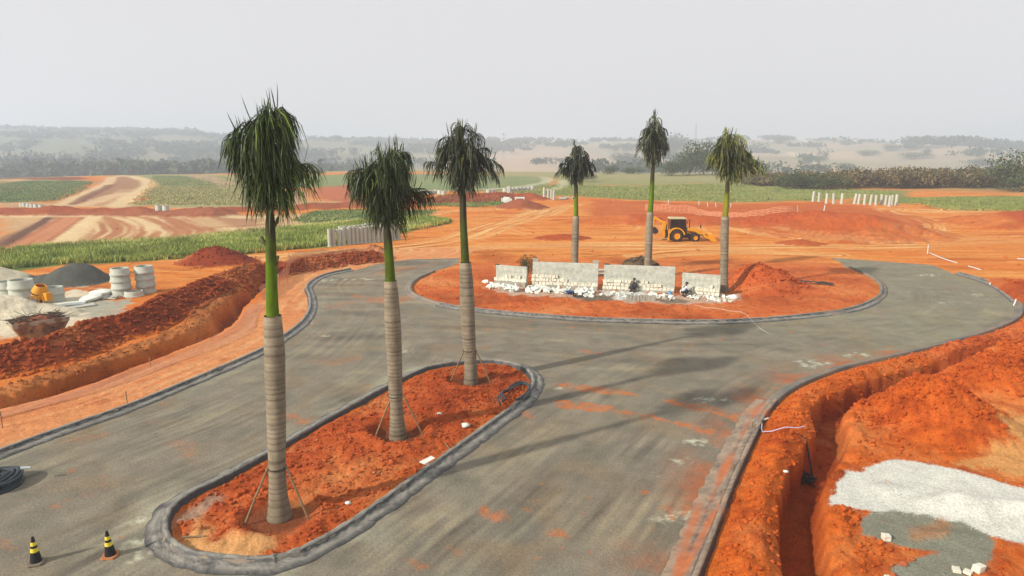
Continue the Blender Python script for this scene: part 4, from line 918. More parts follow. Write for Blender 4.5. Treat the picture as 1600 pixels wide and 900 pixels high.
# ---------------------------------------------------------------- walls with stone cladding
def wall(label, a, b, ztop, prof, foot_h, topnotch, seed, foot_extra=.12):
    """a, b: survey pixels of the lower front corners"""
    r = random.Random(seed); A_ = np.array(P(*a)); B_ = np.array(P(*b)); L_ = float(np.linalg.norm(B_ - A_)); ang = math.atan2(B_[1] - A_[1], B_[0] - A_[0])
    t = empty('stone_wall', (A_[0], A_[1], 0), ang); tag(t, label, 'wall', 'rendered walls on the roundabout')
    T = .2
    mb = MB(); mb.box(0, L_, 0, T, -.3, ztop); mb.build('wall_panel', M_wall, t, bevel=.012)
    mb = MB(); mb.box(-.04, L_ - (0.04 if foot_extra > .1 else 0), -.22, -.003, -.25, foot_h); mb.build('footing', M_foot, t, bevel=.01)
    for (x0, x1, h) in topnotch:
        mb = MB(); mb.box(x0, x1, .02, T - .02, ztop + .003, ztop + h); mb.build('column_stub', M_foot if h > .1 else M_dark, t)
    shared = []
    z = foot_h + .008; row = 0
    while z < 3:
        x = r.uniform(-.1, 0) + foot_extra * 0; rh = r.uniform(.24, .28); any_ = False
        while x < L_ - .12:
            bw = r.uniform(.2, .34); bw = min(bw, L_ - x)
            top = np.interp((x + bw / 2) / L_, [p[0] for p in prof], [p[1] for p in prof])
            if z + rh * .75 <= foot_h + top + r.uniform(-.05, .09) and bw > .1:
                d = r.uniform(.12, .16); k = MB(); hx, hz_ = bw - .028, rh - .026 + r.uniform(-.02, .01)
                k.box(0, hx, -d, -.004, 0, hz_, jit=.022); o = k.build('stone_block', M_stone, t, loc=(x, 0, z)); any_ = True
            x += bw
        z += rh; row += 1
        if not any_: break
    return t
w1 = wall('leftmost and small wall with one low course of pale stone blocks', (775, 447), (823, 451), 1.72, [(0, .32), (.25, .34), (.3, .48), (.6, .45), (.68, .72), (.76, .5), (1, .35)], .5, [(-.08, .22, .07)], 1)
w2 = wall('long wall second from left, stone blocks stepping down to the right, one stone tilted', (832, 452), (934, 456), 2.18, [(0, .95), (.05, .8), (.08, .98), (.2, .95), (.22, .75), (.3, .9), (.5, .68), (.52, .45), (.58, .3), (.75, .3), (.8, .38), (1, .28)], .42, [(.0, .42, .26), (4.65, 5.1, .26)], 2)
w3 = wall('long wall second from right behind the crouching worker in dark clothes', (943, 455), (1053.6, 459.5), 2.08, [(0, .72), (.2, .85), (.42, .8), (.5, .65), (.6, .75), (.75, .55), (.9, .42), (1, .42)], .22, [(0, .42, .07)], 3)
w4 = wall('rightmost short wall beside the olive-crowned palm', (1064.5, 461), (1124, 466), 1.7, [(0, .32), (.15, .5), (.3, .32), (.45, .65), (.6, .7), (.7, .6), (.78, .9), (.88, .6), (1, .4)], .2, [], 4)
# pipe and posts between walls 2 and 3
pc = P(939, 452); b = MB(); b.tube([(-.5, .5, 1.42), (.55, .5, 1.42)], .12, 10); b.tube([(-.5, .5, 1.12), (.55, .5, 1.12)], .12, 10)
tag(b.build('concrete_beam', M_conc, None, True, (pc[0], pc[1], 0)), 'pair of pale horizontal beams bridging the gap between the two long walls', 'beam')
# rubble of slabs
def rubble(label, u0, v0, u1, v1, n, spread, smin, smax, seed, hump=.25, m=None):
    r = random.Random(seed); a = np.array(P(u0, v0)); c = np.array(P(u1, v1)); mid = (a + c) / 2
    t = empty('rubble_pile', (mid[0], mid[1], 0)); tag(t, label, 'rubble pile', 'piles of broken pale stone in front of the walls')
    vars_ = []
    for k in range(9):
        b = MB(); npt = r.choice((4, 5, 6)); pts = [(math.cos(2 * PI * q / npt + r.uniform(-.3, .3)) * r.uniform(.7, 1.1) * .5, math.sin(2 * PI * q / npt + r.uniform(-.3, .3)) * r.uniform(.5, .9) * .5) for q in range(npt)]
        b.prism(pts, -.09, .09); vars_.append(b.mesh('stone', False, .02)); vars_[-1].materials.append(m or M_slab)
    for k in range(n):
        f = r.random(); p = a + (c - a) * f + np.array([0, r.gauss(0, spread)])
        s = r.uniform(smin, smax); o = bpy.data.objects.new('stone', vars_[k % 9]); C.objects.link(o); o.parent = t
        e = abs(p[1] - (a + (c - a) * f)[1]) / (spread + .01)
        o.location = (p[0] - mid[0], p[1] - mid[1], gz(p[0], p[1]) + .06 + max(0, hump * (1 - e * .6)) * r.random())
        o.rotation_euler = (r.uniform(-1.2, 1.2) + PI / 2, r.uniform(-.9, .9), r.uniform(0, 2 * PI)); o.scale = (s, s * r.uniform(.6, 1.2), s)
    return t
rubble('heap of broken white slabs below the leftmost small wall', 758, 449, 812, 457, 46, .35, .4, .75, 11, .35)
rubble('long heap of broken white slabs below the second wall from the left', 822, 456, 926, 463, 84, .4, .4, .8, 12, .4)
rubble('scattered pale stones in front of the dark-clothed worker', 935, 462, 1010, 466, 34, .5, .2, .5, 13, .1)
rubble('loose pale stones between the two crouching workers', 1015, 465, 1055, 469, 26, .35, .25, .55, 14, .15)
rubble('white stone chips spread in front of the rightmost wall', 1075, 467, 1140, 473, 60, .4, .15, .4, 15, .06)
rubble('few white stones lying on the soil right of the rightmost wall', 1128, 466, 1150, 468, 5, .2, .4, .7, 16, .05)
# ---------------------------------------------------------------- pallet-like stack of cut blocks in front of wall 3
pc = P(1003, 472); t = empty('block_stack', (pc[0], pc[1], 0), -.05); tag(t, 'low stack of grey stone blocks set on edge in front of the long right wall', 'block stack')
for k in range(11):
    b = MB(); b.box(0, .17, 0, .2, 0, .42 + random.uniform(-.1, .06), jit=.03); b.build('stone_block', M_foot, t, loc=(-1.1 + k * .19, 0, .05))
# ---------------------------------------------------------------- people
def skin(name, verts, edges, radii, material, parent, lvl=1):
    me = bpy.data.meshes.new(name); me.from_pydata(verts, edges, []); o = link(name, me, material, parent)
    m = o.modifiers.new('Skin', 'SKIN'); m.use_smooth_shade = True
    for i, r_ in enumerate(radii): me.skin_vertices[0].data[i].radius = (r_, r_) if not hasattr(r_, '__len__') else r_
    me.skin_vertices[0].data[0].use_root = True
    s = o.modifiers.new('Subdiv', 'SUBSURF'); s.levels = lvl; s.render_levels = lvl
    return o
def person(label, loc, rz, shirt, trousers, capm, skinm, seed):
    t = empty('person', (loc[0], loc[1], gz(*loc)), rz); tag(t, label, 'person', 'workers crouching at the walls')
    hip = (0, 0, .34); ch = (.20, 0, .68); nk = (.27, 0, .82); hd = (.31, 0, .95); tp_ = (.33, 0, 1.04)
    V = [hip, (.1, 0, .5), ch, nk, hd, tp_]; E = [(0, 1), (1, 2), (2, 3), (3, 4), (4, 5)]; R = [.13, .12, (.15, .11), .055, .095, .07]
    for s in (-1, 1):
        n = len(V); V += [(.22, s * .19, .74), (.40, s * .25, .52), (.60, s * .12, .36), (.68, s * .10, .33)]; E += [(2, n), (n, n + 1), (n + 1, n + 2), (n + 2, n + 3)]; R += [.06, .047, .036, .035]
        n = len(V); V += [(.02, s * .12, .32), (.40, s * .20, .50), (.10, s * .17, .10), (.24, s * .18, .04)]; E += [(0, n), (n, n + 1), (n + 1, n + 2), (n + 2, n + 3)]; R += [.09, .075, .05, .045]
        for f in range(4):
            m_ = len(V); V += [(.71 + .005 * f, s * (.075 + .022 * f), .325), (.765 - .006 * abs(f - 1), s * (.072 + .024 * f), .29)]; E += [(n - 1, m_), (m_, m_ + 1)]; R += [.011, .009]
        m_ = len(V); V += [(.665, s * .055, .30), (.70, s * .04, .27)]; E += [(n - 1, m_), (m_, m_ + 1)]; R += [.012, .01]
    skin('body', V, E, R, skinm, t, 1)
    V = [hip, (.1, 0, .5), ch, (.265, 0, .79)]; E = [(0, 1), (1, 2), (2, 3)]; R = [.145, .14, (.175, .13), .075]
    for s in (-1, 1):
        n = len(V); V += [(.22, s * .20, .74), (.36, s * .245, .57), (.46, s * .20, .47)]; E += [(2, n), (n, n + 1), (n + 1, n + 2)]; R += [.08, .065, .058]
    skin('shirt', V, E, R, shirt, t, 1)
    V = [(.01, 0, .33), (.05, 0, .42)]; E = [(0, 1)]; R = [.15, .145]
    for s in (-1, 1):
        n = len(V); V += [(.03, s * .13, .32), (.41, s * .21, .51), (.13, s * .175, .16)]; E += [(0, n), (n, n + 1), (n + 1, n + 2)]; R += [.11, .09, .065]
    skin('trousers', V, E, R, trousers, t, 1)
    for s in (-1, 1):
        b = MB(); b.tube([(.06, s * .17, .045), (.18, s * .18, .045), (.32, s * .185, .03)], [.045, .055, .035], 8); b.build('shoe', M_dark, t, True)
        b = MB(); b.lathe([(.001, -.014), (.012, 0), (.001, .014)], 6, None, (.405, s * .035, .965)); b.build('eye', M_dark, t)
    b = MB(); b.tube([(.395, 0, .96), (.425, 0, .935)], [.012, .016], 6); b.build('nose', skinm, t, True)
    b = MB(); b.lathe([(.115, .975), (.118, 1.0), (.11, 1.05), (.07, 1.085), (.001, 1.095)], 14, None, (.32, 0, 0)); b.prism([(.40, .985), (.52, .97), (.52, .98), (.40, 1.0)], -.08, .08); b.build('cap', capm, t, True)
    return t
m_shg = mat('grey_cloth', lin(150, 145, 148), .9, .1, 5, .1, 30); m_shw = mat('white_cloth', lin(222, 222, 226), .9, .05, 5, .1, 30); m_tr = mat('dark_cloth', lin(48, 48, 56), .9, .1, 5, .1, 30)
m_dk = mat('charcoal_cloth', lin(62, 60, 64), .9, .1, 5, .1, 30); m_sk = mat('skin', lin(120, 82, 62), .6, .05, 5, 0)
q = P(985, 459); person('crouching worker in dark grey clothes and dark cap before the third wall', q, PI * .15, m_dk, m_tr, m_dk, m_sk, 1)
q = P(1066, 465); person('crouching worker in white shirt, dark trousers and dark hat at the rightmost wall', q, .25, m_shw, m_tr, m_dk, m_sk, 2)
q = P(1047, 464); b = MB(); b.lathe([(.001, 0), (.13, 0), (.17, .3), (.185, .3), (.185, .33), (.16, .33), (.12, .03), (.001, .03)], 14)
t = b.build('bucket', M_blue2 if 'M_blue2' in globals() else mat('light_blue_plastic', lin(120, 175, 215), .5, .1, 4, 0), None, True, (q[0], q[1], gz(*q) + .01)); tag(t, 'small light blue bucket left of the worker in white', 'bucket')
b = MB(); b.lathe([(.001, 0), (.1, 0), (.15, .4), (.17, .4), (.14, .42), (.001, .42)], 12); q = P(1140, 470)
sck = MB(); sck.lathe([(.001, 0), (.26, .02), (.3, .12), (.24, .26), (.12, .33), (.001, .35)], 12); t = sck.build('sack', M_slab, None, True, (q[0] + .3, q[1], gz(*q))); tag(t, 'white bulging sack at the far right end of the stone chips', 'sack')
# wheelbarrow
q = P(890, 467); t = empty('wheelbarrow', (q[0], q[1], gz(*q)), .3); tag(t, 'blue wheelbarrow standing before the white slab heap', 'wheelbarrow'); t.scale = (.72, .72, .72)
b = MB(); top = [(-.42, -.3), (.42, -.34), (.42, .34), (-.42, .3)]; bot = [(-.25, -.18), (.2, -.18), (.2, .18), (-.25, .18)]
b.add([(x, y, .62) for x, y in top] + [(x, y, .34) for x, y in bot] + [(x * .95, y * .95, .62) for x, y in top] + [(x * .92, y * .92, .37) for x, y in bot],
      [(0, 1, 5, 4), (1, 2, 6, 5), (2, 3, 7, 6), (3, 0, 4, 7), (7, 6, 5, 4), (8, 12, 13, 9), (9, 13, 14, 10), (10, 14, 15, 11), (11, 15, 12, 8), (12, 15, 14, 13), (0, 8, 9, 1), (1, 9, 10, 2), (2, 10, 11, 3), (3, 11, 8, 0)]); b.build('tray', M_blue, t)
b = MB(); b.lathe([(.09, -.04), (.17, -.05), (.2, 0), (.17, .05), (.09, .04), (.09, -.04)], 16, Matrix.Translation((.55, 0, .2)) @ Matrix.Rotation(PI / 2, 4, 'X')); b.build('wheel', M_dark, t, True)
for s in (-1, 1):
    b = MB(); b.tube([(-1.0, s * .3, .6), (-.3, s * .2, .34), (.55, s * .07, .2)], .02, 6); b.build('handle', M_dark, t)
    b = MB(); b.tube([(-.28, s * .2, .33), (-.32, s * .22, 0)], .018, 6); b.build('leg', M_dark, t)
# ---------------------------------------------------------------- backhoe loader
def wheel(r, w_, hub, n=24):
    M = Matrix.Rotation(PI / 2, 4, 'X')
    ty = MB(); ty.lathe([(r * .56, -w_ / 2), (r * .88, -w_ / 2), (r * .97, -w_ * .38), (r, -w_ * .2), (r, w_ * .2), (r * .97, w_ * .38), (r * .88, w_ / 2), (r * .56, w_ / 2), (r * .56, -w_ / 2)], n, M)
    for k in range(n // 1):
        a = 2 * PI * k / n
        for s in (-1, 1):
            R_ = Matrix.Rotation(a + s * .06, 4, 'Y') @ Matrix.Translation((r + .012, s * w_ * .25, 0)) @ Matrix.Rotation(s * .5, 4, 'X')
            ty.box(-.03, .02, -w_ * .22, w_ * .22, -.03, .03, R_)
    rm = MB(); rm.lathe([(0.001, -w_ * .30), (r * .22, -w_ * .32), (r * .25, -w_ * .22), (r * .48, -w_ * .2), (r * .56, -w_ * .46), (r * .59, -w_ * .46), (r * .56, -w_ * .1), (r * .56, w_ * .46), (r * .48, w_ * .2), (r * .2, w_ * .3), (.001, w_ * .3)], n, M)
    return ty.mesh('tyre', True), rm.mesh('rim', True)
bp = P(1054, 376); t = empty('backhoe_loader', (bp[0], bp[1], gz(*bp)), -.03); tag(t, 'yellow backhoe loader with black tinted cab parked on the orange dirt beyond the walls', 'backhoe loader')
for (wx, r_, w_) in ((0, .70, .46), (2.2, .48, .34)):
    tm, rm = wheel(r_, w_, 0); tm.materials.append(M_tyre); rm.materials.append(M_yellow)
    for s in (-1, 1):
        e = bpy.data.objects.new('wheel', tm); C.objects.link(e); e.parent = t; e.location = (wx, s * (.92 if wx == 0 else .85), r_)
        g = bpy.data.objects.new('rim', rm); C.objects.link(g); g.parent = e; g.rotation_euler = (0, 0, 0 if s < 0 else PI)
b = MB(); b.box(-.75, 2.9, -.38, .38, .5, .85); b.box(.55, 1.75, -.62, .62, .42, .78); b.tube([(0, -.9, .7), (0, .9, .7)], .12, 8); b.tube([(2.2, -.85, .48), (2.2, .85, .48)], .09, 8); b.build('chassis', M_dark, t, bevel=.02)
b = MB(); b.prism([(1.25, .86), (2.95, .86), (3.0, 1.0), (2.95, 1.38), (1.3, 1.6)], -.42, .42); b.build('bonnet', M_yellow, t, bevel=.03)
b = MB(); b.box(3.0, 3.03, -.33, .33, .92, 1.32); b.build('grille', M_dark, t)
for s in (-1, 1):
    b = MB(); arc = [(math.cos(a) * .83, .70 + math.sin(a) * .83) for a in np.linspace(.15, PI - .35, 11)]; arc2 = [(math.cos(a) * .98, .72 + math.sin(a) * .93) for a in np.linspace(PI - .35, .15, 11)]
    b.prism(arc + arc2, *sorted((s * .66, s * 1.12))); b.build('fender', M_yellow, t)
cab = MB()
cab.prism([(-.62, 1.05), (1.2, .9), (1.2, 1.3), (1.02, 2.6), (-.66, 2.62), (-.72, 1.6)], -.68, .68); cab.build('cab', M_glass, t, bevel=.02)
for s in (-1, 1):
    b = MB()
    for p_, q_ in (((-.68, 1.05), (-.68, 2.62)), ((1.22, .95), (1.04, 2.62)), ((.28, 1.0), (.24, 2.62))):
        b.tube([(p_[0], s * .69, p_[1]), (q_[0], s * .69, q_[1])], .035, 6)
    b.build('cab_pillar', M_dark if s else M_dark, t)
b = MB(); b.prism([(-.82, 2.62), (1.16, 2.62), (1.2, 2.68), (1.1, 2.76), (-.74, 2.78), (-.82, 2.72)], -.74, .74); b.build('cab_roof', mat('cab_roof', lin(214, 190, 150), .6, .1, 3, 0), t, bevel=.02)
b = MB(); b.tube([(1.62, -.2, 1.5), (1.62, -.2, 2.55)], .045, 8); b.build('exhaust', M_dark, t)
b = MB(); b.box(1.15, 1.2, -.95, -.8, 2.1, 2.45); b.build('mirror', M_dark, t)
for s in (-1, 1):      # loader arms
    b = MB(); b.prism([(1.25, 1.32), (1.35, 1.62), (2.35, 1.42), (3.1, .95), (3.95, .42), (3.9, .22), (3.0, .66), (2.2, 1.14)], *sorted((s * .52, s * .66))); b.build('loader_arm', M_yellow, t, bevel=.015)
    b = MB(); b.tube([(2.3, s * .74, .9), (3.1, s * .74, .75)], .05, 8); b.tube([(1.6, s * .74, 1.05), (2.4, s * .74, .9)], .07, 8); b.build('lift_cylinder', M_dark, t)
b = MB(); b.prism([(2.9, 1.25), (3.02, 1.3), (3.3, .8), (3.2, .76)], -.45, -.3); b.prism([(3.0, 1.28), (3.08, 1.3), (3.95, .7), (3.9, .6)], -.45, -.3); b.tube([(2.96, -.37, 1.25), (2.9, -.37, 1.75)], .05, 6); b.build('tilt_linkage', M_yellow, t)
b = MB(); b.prism([(2.86, 1.55), (2.98, 1.55), (2.92, 1.95), (2.84, 1.95)], -.44, -.3); b.build('work_light_post', M_dark, t)
b = MB(); prof = [(3.85, .9), (4.15, .98), (4.38, .86), (4.4, .5), (4.78, .12), (4.9, .04), (4.86, .0), (4.3, .02), (3.98, .12), (3.86, .45)]; b.prism(prof, -1.12, 1.12); b.build('front_bucket', M_yellow, t, bevel=.02)
b = MB(); b.box(4.5, 5.05, -1.13, 1.13, .0, .045, Matrix.Translation((4.5, 0, .1)) @ Matrix.Rotation(.5, 4, 'Y') @ Matrix.Translation((-4.5, 0, 0))); b.build('bucket_edge', M_dark, t)
b = MB(); b.box(-1.0, -.72, -.5, .5, .45, 1.2); b.box(-1.15, -.95, -.18, .18, .35, 1.35); b.build('rear_frame', M_dark, t)
for s in (-1, 1):
    b = MB(); b.box(-.98, -.84, *sorted((s * .95, s * 1.08)), .25, 1.5); b.box(-1.08, -.76, *sorted((s * .86, s * 1.18)), .2, .26); b.build('stabiliser', M_yellow, t)
b = MB(); b.prism([(-1.12, .45), (-1.42, .5), (-1.6, 1.35), (-1.45, 2.15), (-1.15, 2.25), (-1.02, 2.1), (-1.2, 1.3)], -.14, .14); b.build('boom', M_yellow, t, bevel=.02)
b = MB(); b.prism([(-1.0, 2.22), (-1.22, 2.0), (-1.9, 2.2), (-2.55, 2.65), (-2.6, 2.85), (-2.3, 2.85), (-1.7, 2.5)], -.12, .12); b.build('dipper', M_yellow, t, bevel=.02)
b = MB(); b.tube([(-.98, 0, .9), (-1.02, 0, 2.0)], .06, 8); b.tube([(-1.3, .02, 2.35), (-2.0, .02, 2.75)], .05, 8); b.build('boom_cylinder', M_dark, t)
b = MB(); b.tube([(-2.5, 0, 2.7), (-2.55, 0, 1.6)], .09, 8); b.build('bucket_link', M_yellow, t)
b = MB(); b.prism([(-2.75, 1.65), (-2.3, 1.6), (-2.0, 1.2), (-2.05, .95), (-2.45, .8), (-2.8, 1.1)], -.38, .38); b.build('rear_bucket', M_dark, t, bevel=.02)

# ---------------------------------------------------------------- traffic cones
def cone(label, uv, rz, tilt=0, basecol=None):
    q = P(*uv); t = empty('traffic_cone', (q[0], q[1], .03), rz); tag(t, label, 'traffic cone', 'black and yellow traffic cones on the road'); t.rotation_euler = (tilt, 0, rz)
    b = MB(); o = [(.21, .08), (.21, -.08), (.15, -.21), (-.15, -.21), (-.21, -.15), (-.21, .15), (-.15, .21), (.12, .21)]; vs = [(x, y, 0) for x, y in o] + [(x * .93, y * .93, .035) for x, y in o]
    n = 8; b.add(vs, [tuple(range(n))[::-1], tuple(range(n, 2 * n))] + [(i, (i + 1) % n, n + (i + 1) % n, n + i) for i in range(n)]); b.build('base', basecol, t)
    R = lambda z: .145 - (.145 - .035) * (z - .03) / .70
    b = MB(); b.lathe([(R(.03), .03), (R(.73), .73), (R(.73) * .7, .76), (.001, .765)], 20); b.build('cone_body', M_blackrub, t, True)
    for z0_, z1_ in ((.33, .44), (.51, .61)):
        b = MB(); b.lathe([(R(z0_) + .004, z0_), (R(z1_) + .004, z1_)], 20); b.build('reflective_band', M_yelband, t, True)
cone('traffic cone with two yellow bands on a greyish base, left of the two', (57, 880), .3, 0, mat('grey_rubber', lin(140, 118, 104), .9, .15, 8, .1, 20))
cone('traffic cone with two yellow bands on an orange base, nearer the palm bed', (173, 869), .1, .06, mat('orange_rubber', lin(196, 122, 78), .9, .15, 8, .1, 20))

# ---------------------------------------------------------------- manhole rings on the left
def ring_mesh(r, h, n=28):
    b = MB(); b.lathe([(r, 0), (r * 1.07, .0), (r * 1.08, h * .2), (r * 1.0, h * .3), (r * .95, h * .97), (r * .94, h), (r * .80, h), (r * .82, 0), (r, 0)], n); me = b.mesh('ring', True); me.materials.append(M_conc); return me
RM = ring_mesh(.66, .52); RMB = ring_mesh(.78, .62); RML = ring_mesh(.66, .42)
def ringstack(u, v, me, n, h, where):
    q = P(u, v); z = gz(*q); names = {1: ['the'], 2: ['lower', 'upper'], 3: ['bottom', 'middle', 'topmost'], 4: ['bottom', 'second lowest', 'third lowest', 'topmost']}[n]
    for k in range(n):
        o = bpy.data.objects.new('manhole_ring', me); C.objects.link(o); o.location = (q[0] + random.uniform(-.03, .03), q[1] + random.uniform(-.03, .03), z - .02 + k * (h + .004)); o.rotation_euler = (random.uniform(-.01, .01), random.uniform(-.01, .01), random.uniform(0, 6))
        tag(o, ('%s pale concrete manhole ring of %s' % (names[k], where)) if n > 1 else 'pale concrete manhole ring, %s' % where, 'manhole ring', 'concrete manhole rings by the sand heap')
ringstack(191, 461, RM, 4, .52, 'the left tall stack behind the low single ring'); ringstack(229, 457, RM, 4, .52, 'the rightmost tall stack')
ringstack(37, 477, RMB, 3, .62, 'the big stack left of the yellow mixer'); ringstack(13, 473, RM, 3, .52, 'the stack at the left edge of the picture'); ringstack(86, 470, RM, 2, .52, 'the short stack behind the yellow mixer'); ringstack(209, 462.5, RML, 1, .42, 'lying low in front of the two tall stacks')
b = MB(); b.lathe([(.001, 0), (.72, 0), (.75, .06), (.75, .16), (.70, .2), (.001, .2)], 26); lid = b.mesh('lid', True); lid.materials.append(M_slab)
for (u, v, z, lb, tl) in ((143, 469, .12, 'white round concrete lid propped at a slant in front of the other lid', .12), (157, 463, 0, 'lower grey round lid of the pair lying left of the tall ring stacks', 0), (158, 463, .22, 'upper grey round lid of the pair lying left of the tall ring stacks', .03)):
    q = P(u, v); o = bpy.data.objects.new('concrete_disc', lid); C.objects.link(o); o.location = (q[0], q[1], gz(*q) + z - .02); o.rotation_euler = (tl, -tl, 0); tag(o, lb, 'concrete disc', 'round concrete discs by the ring stacks')
q = P(172, 467); b = MB(); b.box(-.5, .5, -.25, .25, 0, .12, jit=.03); b.box(.1, .6, -.1, .3, .125, .25, jit=.03); tag(b.build('concrete_slab', M_conc, None, False, (q[0], q[1], gz(*q)), .015), 'small broken concrete slab lying at the foot of the left tall stack', 'slab')
for k, (u, v) in enumerate(((105, 476), (120, 480))):
    q = P(u, v); b = MB(); b.box(-1.1, 1.1, -.5, .5, 0, .07, jit=.03); o = b.build('board', M_slab if k == 0 else M_conc, None, False, (q[0], q[1], gz(*q) + .02)); o.rotation_euler = (0, 0, .5 + k * .3); tag(o, ('pale flat board lying on the sand behind the skip', 'grey flat board lying on the sand right of the skip')[k], 'board')
# concrete mixer
q = P(66, 482); t = empty('concrete_mixer', (q[0], q[1], gz(*q)), -.3); tag(t, 'yellow concrete mixer standing behind the rusty skip', 'concrete mixer')
MM = Matrix.Translation((0, 0, .95)) @ Matrix.Rotation(.35, 4, 'Y')
b = MB(); b.lathe([(.001, -.45), (.3, -.45), (.5, -.2), (.5, .1), (.34, .5), (.3, .5), (.45, .1), (.001, -.35)], 20, MM); b.build('drum', M_yellow, t, True)
b = MB(); b.lathe([(.515, -.1), (.53, -.06), (.515, .0)], 20, MM); b.build('ring_gear', M_dark, t, True)
b = MB(); b.tube([(-.6, -.3, 0), (-.5, -.25, .75), (.0, -.55, .8), (.5, -.25, .75), (.6, -.3, 0)], .04, 6); b.tube([(-.6, .3, 0), (-.5, .25, .75), (.0, .55, .8), (.5, .25, .75), (.6, .3, 0)], .04, 6); b.tube([(-.5, -.25, .5), (-.5, .25, .5)], .04, 6); b.build('frame', M_yellow, t)
b = MB(); b.box(.5, .85, -.22, .22, .4, .95); b.build('motor_cover', M_yellow, t, bevel=.03)
for s in (-1, 1):
    b = MB(); b.lathe([(.05, -.05), (.2, -.06), (.22, 0), (.2, .06), (.05, .05)], 16, Matrix.Translation((-.6, s * .38, .2)) @ Matrix.Rotation(PI / 2, 4, 'X')); b.build('wheel', M_tyre, t, True)
# skip
q = P(62, 523); t = empty('skip', (q[0], q[1], gz(*q) - .02), .8); tag(t, 'rusty ochre skip heaped with branches and debris at the edge of the spoil bank', 'skip')
Lb, Wb, Hs = 1.25, .72, 1.05
def hull(xa, xb, ya, yb, z): return [(-xa, -ya, z), (xb, -ya, z), (xb, yb, z), (-xa, yb, z)]
b = MB(); o_ = hull(.95, .95, .7, .7, 0) + hull(1.35, 1.4, .86, .86, .8); i_ = hull(.9, .9, .65, .65, .05) + hull(1.3, 1.35, .82, .82, .8)
F4 = [(0, 1, 5, 4), (1, 2, 6, 5), (2, 3, 7, 6), (3, 0, 4, 7), (3, 2, 1, 0)]; b.add(o_, F4); b.add(i_, [f[::-1] for f in F4]); b.build('hull', M_rust, t)
b = MB(); b.add(hull(1.36, 1.41, .87, .87, .78) + hull(1.42, 1.47, .9, .9, 1.05) + hull(1.38, 1.43, .86, .86, 1.05) + hull(1.32, 1.37, .83, .83, .78), [(0, 1, 5, 4), (1, 2, 6, 5), (2, 3, 7, 6), (3, 0, 4, 7), (4, 5, 9, 8), (5, 6, 10, 9), (6, 7, 11, 10), (7, 4, 8, 11), (8, 9, 13, 12), (9, 10, 14, 13), (10, 11, 15, 14), (11, 8, 12, 15)]); b.build('rim_band', M_rusttop, t)
for x in (-.9, .9):
    for s in (-1, 1): b = MB(); b.tube([(x * .6, s * .9, .55), (x * .6, s * 1.0, .55)], .06, 8); b.build('lifting_lug', M_dark, t)
b = MB()
for k in range(120):
    p0 = Vector((random.uniform(-1.3, 1.3), random.uniform(-.75, .75), random.uniform(.85, 1.25))); d = Vector((random.uniform(-1, 1), random.uniform(-1, 1), random.uniform(-.25, .4))).normalized() * random.uniform(.3, .9)
    b.tube([p0, p0 + d * .5 + Vector((0, 0, random.uniform(-.05, .05))), p0 + d], [.025, .018, .008], 4)
deb = b.build('branches', mat('dry_branches', lin(92, 68, 54), .9, .3, 5, .2, 20), None); deb.location = t.location; deb.rotation_euler = t.rotation_euler; tag(deb, 'tangle of dry branches heaped in the rusty skip', 'branches', kind='stuff')
b = MB(); V_ = []; 
nx, ny = 14, 9; gxx = [(-1.3 + 2.6 * i / nx, -.8 + 1.6 * j / ny) for i in range(nx + 1) for j in range(ny + 1)]
b.add([(x, y, .86 + .32 * (1 - (x / 1.35) ** 2) * (1 - (y / .85) ** 2) + random.uniform(-.05, .05)) for x, y in gxx], [(i * (ny + 1) + j, (i + 1) * (ny + 1) + j, (i + 1) * (ny + 1) + j + 1, i * (ny + 1) + j + 1) for i in range(nx) for j in range(ny)])
so = b.build('debris', mat('skip_debris', lin(96, 66, 50), .95, .3, 5, .5, 12, col2=lin(170, 84, 48), c2scale=2), None); so.location = t.location; so.rotation_euler = t.rotation_euler; tag(so, 'brown and reddish rubble filling the rusty skip', 'debris', kind='stuff')
# stick with rod in the sand
q = P(27, 478); b = MB(); b.tube([(0, 0, 0), (.02, 0, .9)], .02, 6); tag(b.build('stake', M_dark, None, False, (q[0], q[1], gz(*q))), 'dark rod stuck in the pale sand before the big ring stack', 'stake')

# ---------------------------------------------------------------- upright concrete pipes
def pipe_mesh(h, r, n=14):
    b = MB(); b.lathe([(r * .8, 0), (r * 1.22, 0), (r * 1.22, h * .055), (r * 1.02, h * .10), (r, h * .12), (r * .98, h), (r * .78, h), (r * .78, h * .7), (.001, h * .7)], n); me = b.mesh('pipe', True); me.materials.append(M_conc); return me
PM = pipe_mesh(2.05, .225); PMS = pipe_mesh(2.05, .25)
def pipes(lst, me, fmt, group, hs=1.0, off=(0, 0), names=None):
    for k, (u, v, *r_) in enumerate(lst):
        q = P(u, v); q = (q[0] + off[0], q[1] + off[1]); o = bpy.data.objects.new('concrete_pipe', me); C.objects.link(o); z = gz(*q)
        tl = r_[0] if r_ else random.uniform(-.015, .015); o.location = (q[0], q[1], z - .05); o.rotation_euler = (random.uniform(-.02, .02), tl, random.uniform(0, .3)); o.scale = (1, 1, hs * random.uniform(.93, 1.03))
        tag(o, fmt % ORD[k], 'concrete pipe', group)
us = [515.5, 521.5, 530, 537, 545.5, 552, 558.5, 565, 571, 577, 583.5, 590.5, 597.5, 604.5, 611, 617, 623]
pipes([(u, 385.5 - (u - 515) * .105, .02 if k == 4 else 0.0 + random.uniform(-.02, .02)) for k, u in enumerate(us)], PM, '%s pipe from the left in the front row packed beside the tall grass', 'upright concrete pipes by the tall grass')
pipes([(u + 3, 380.5 - (u - 515) * .105) for u in us[2:14]], PM, '%s pipe from the left in the rear row packed beside the tall grass', 'upright concrete pipes by the tall grass')
zc = lambda x, y: (1250 + x / 8, 280 + y / 8)
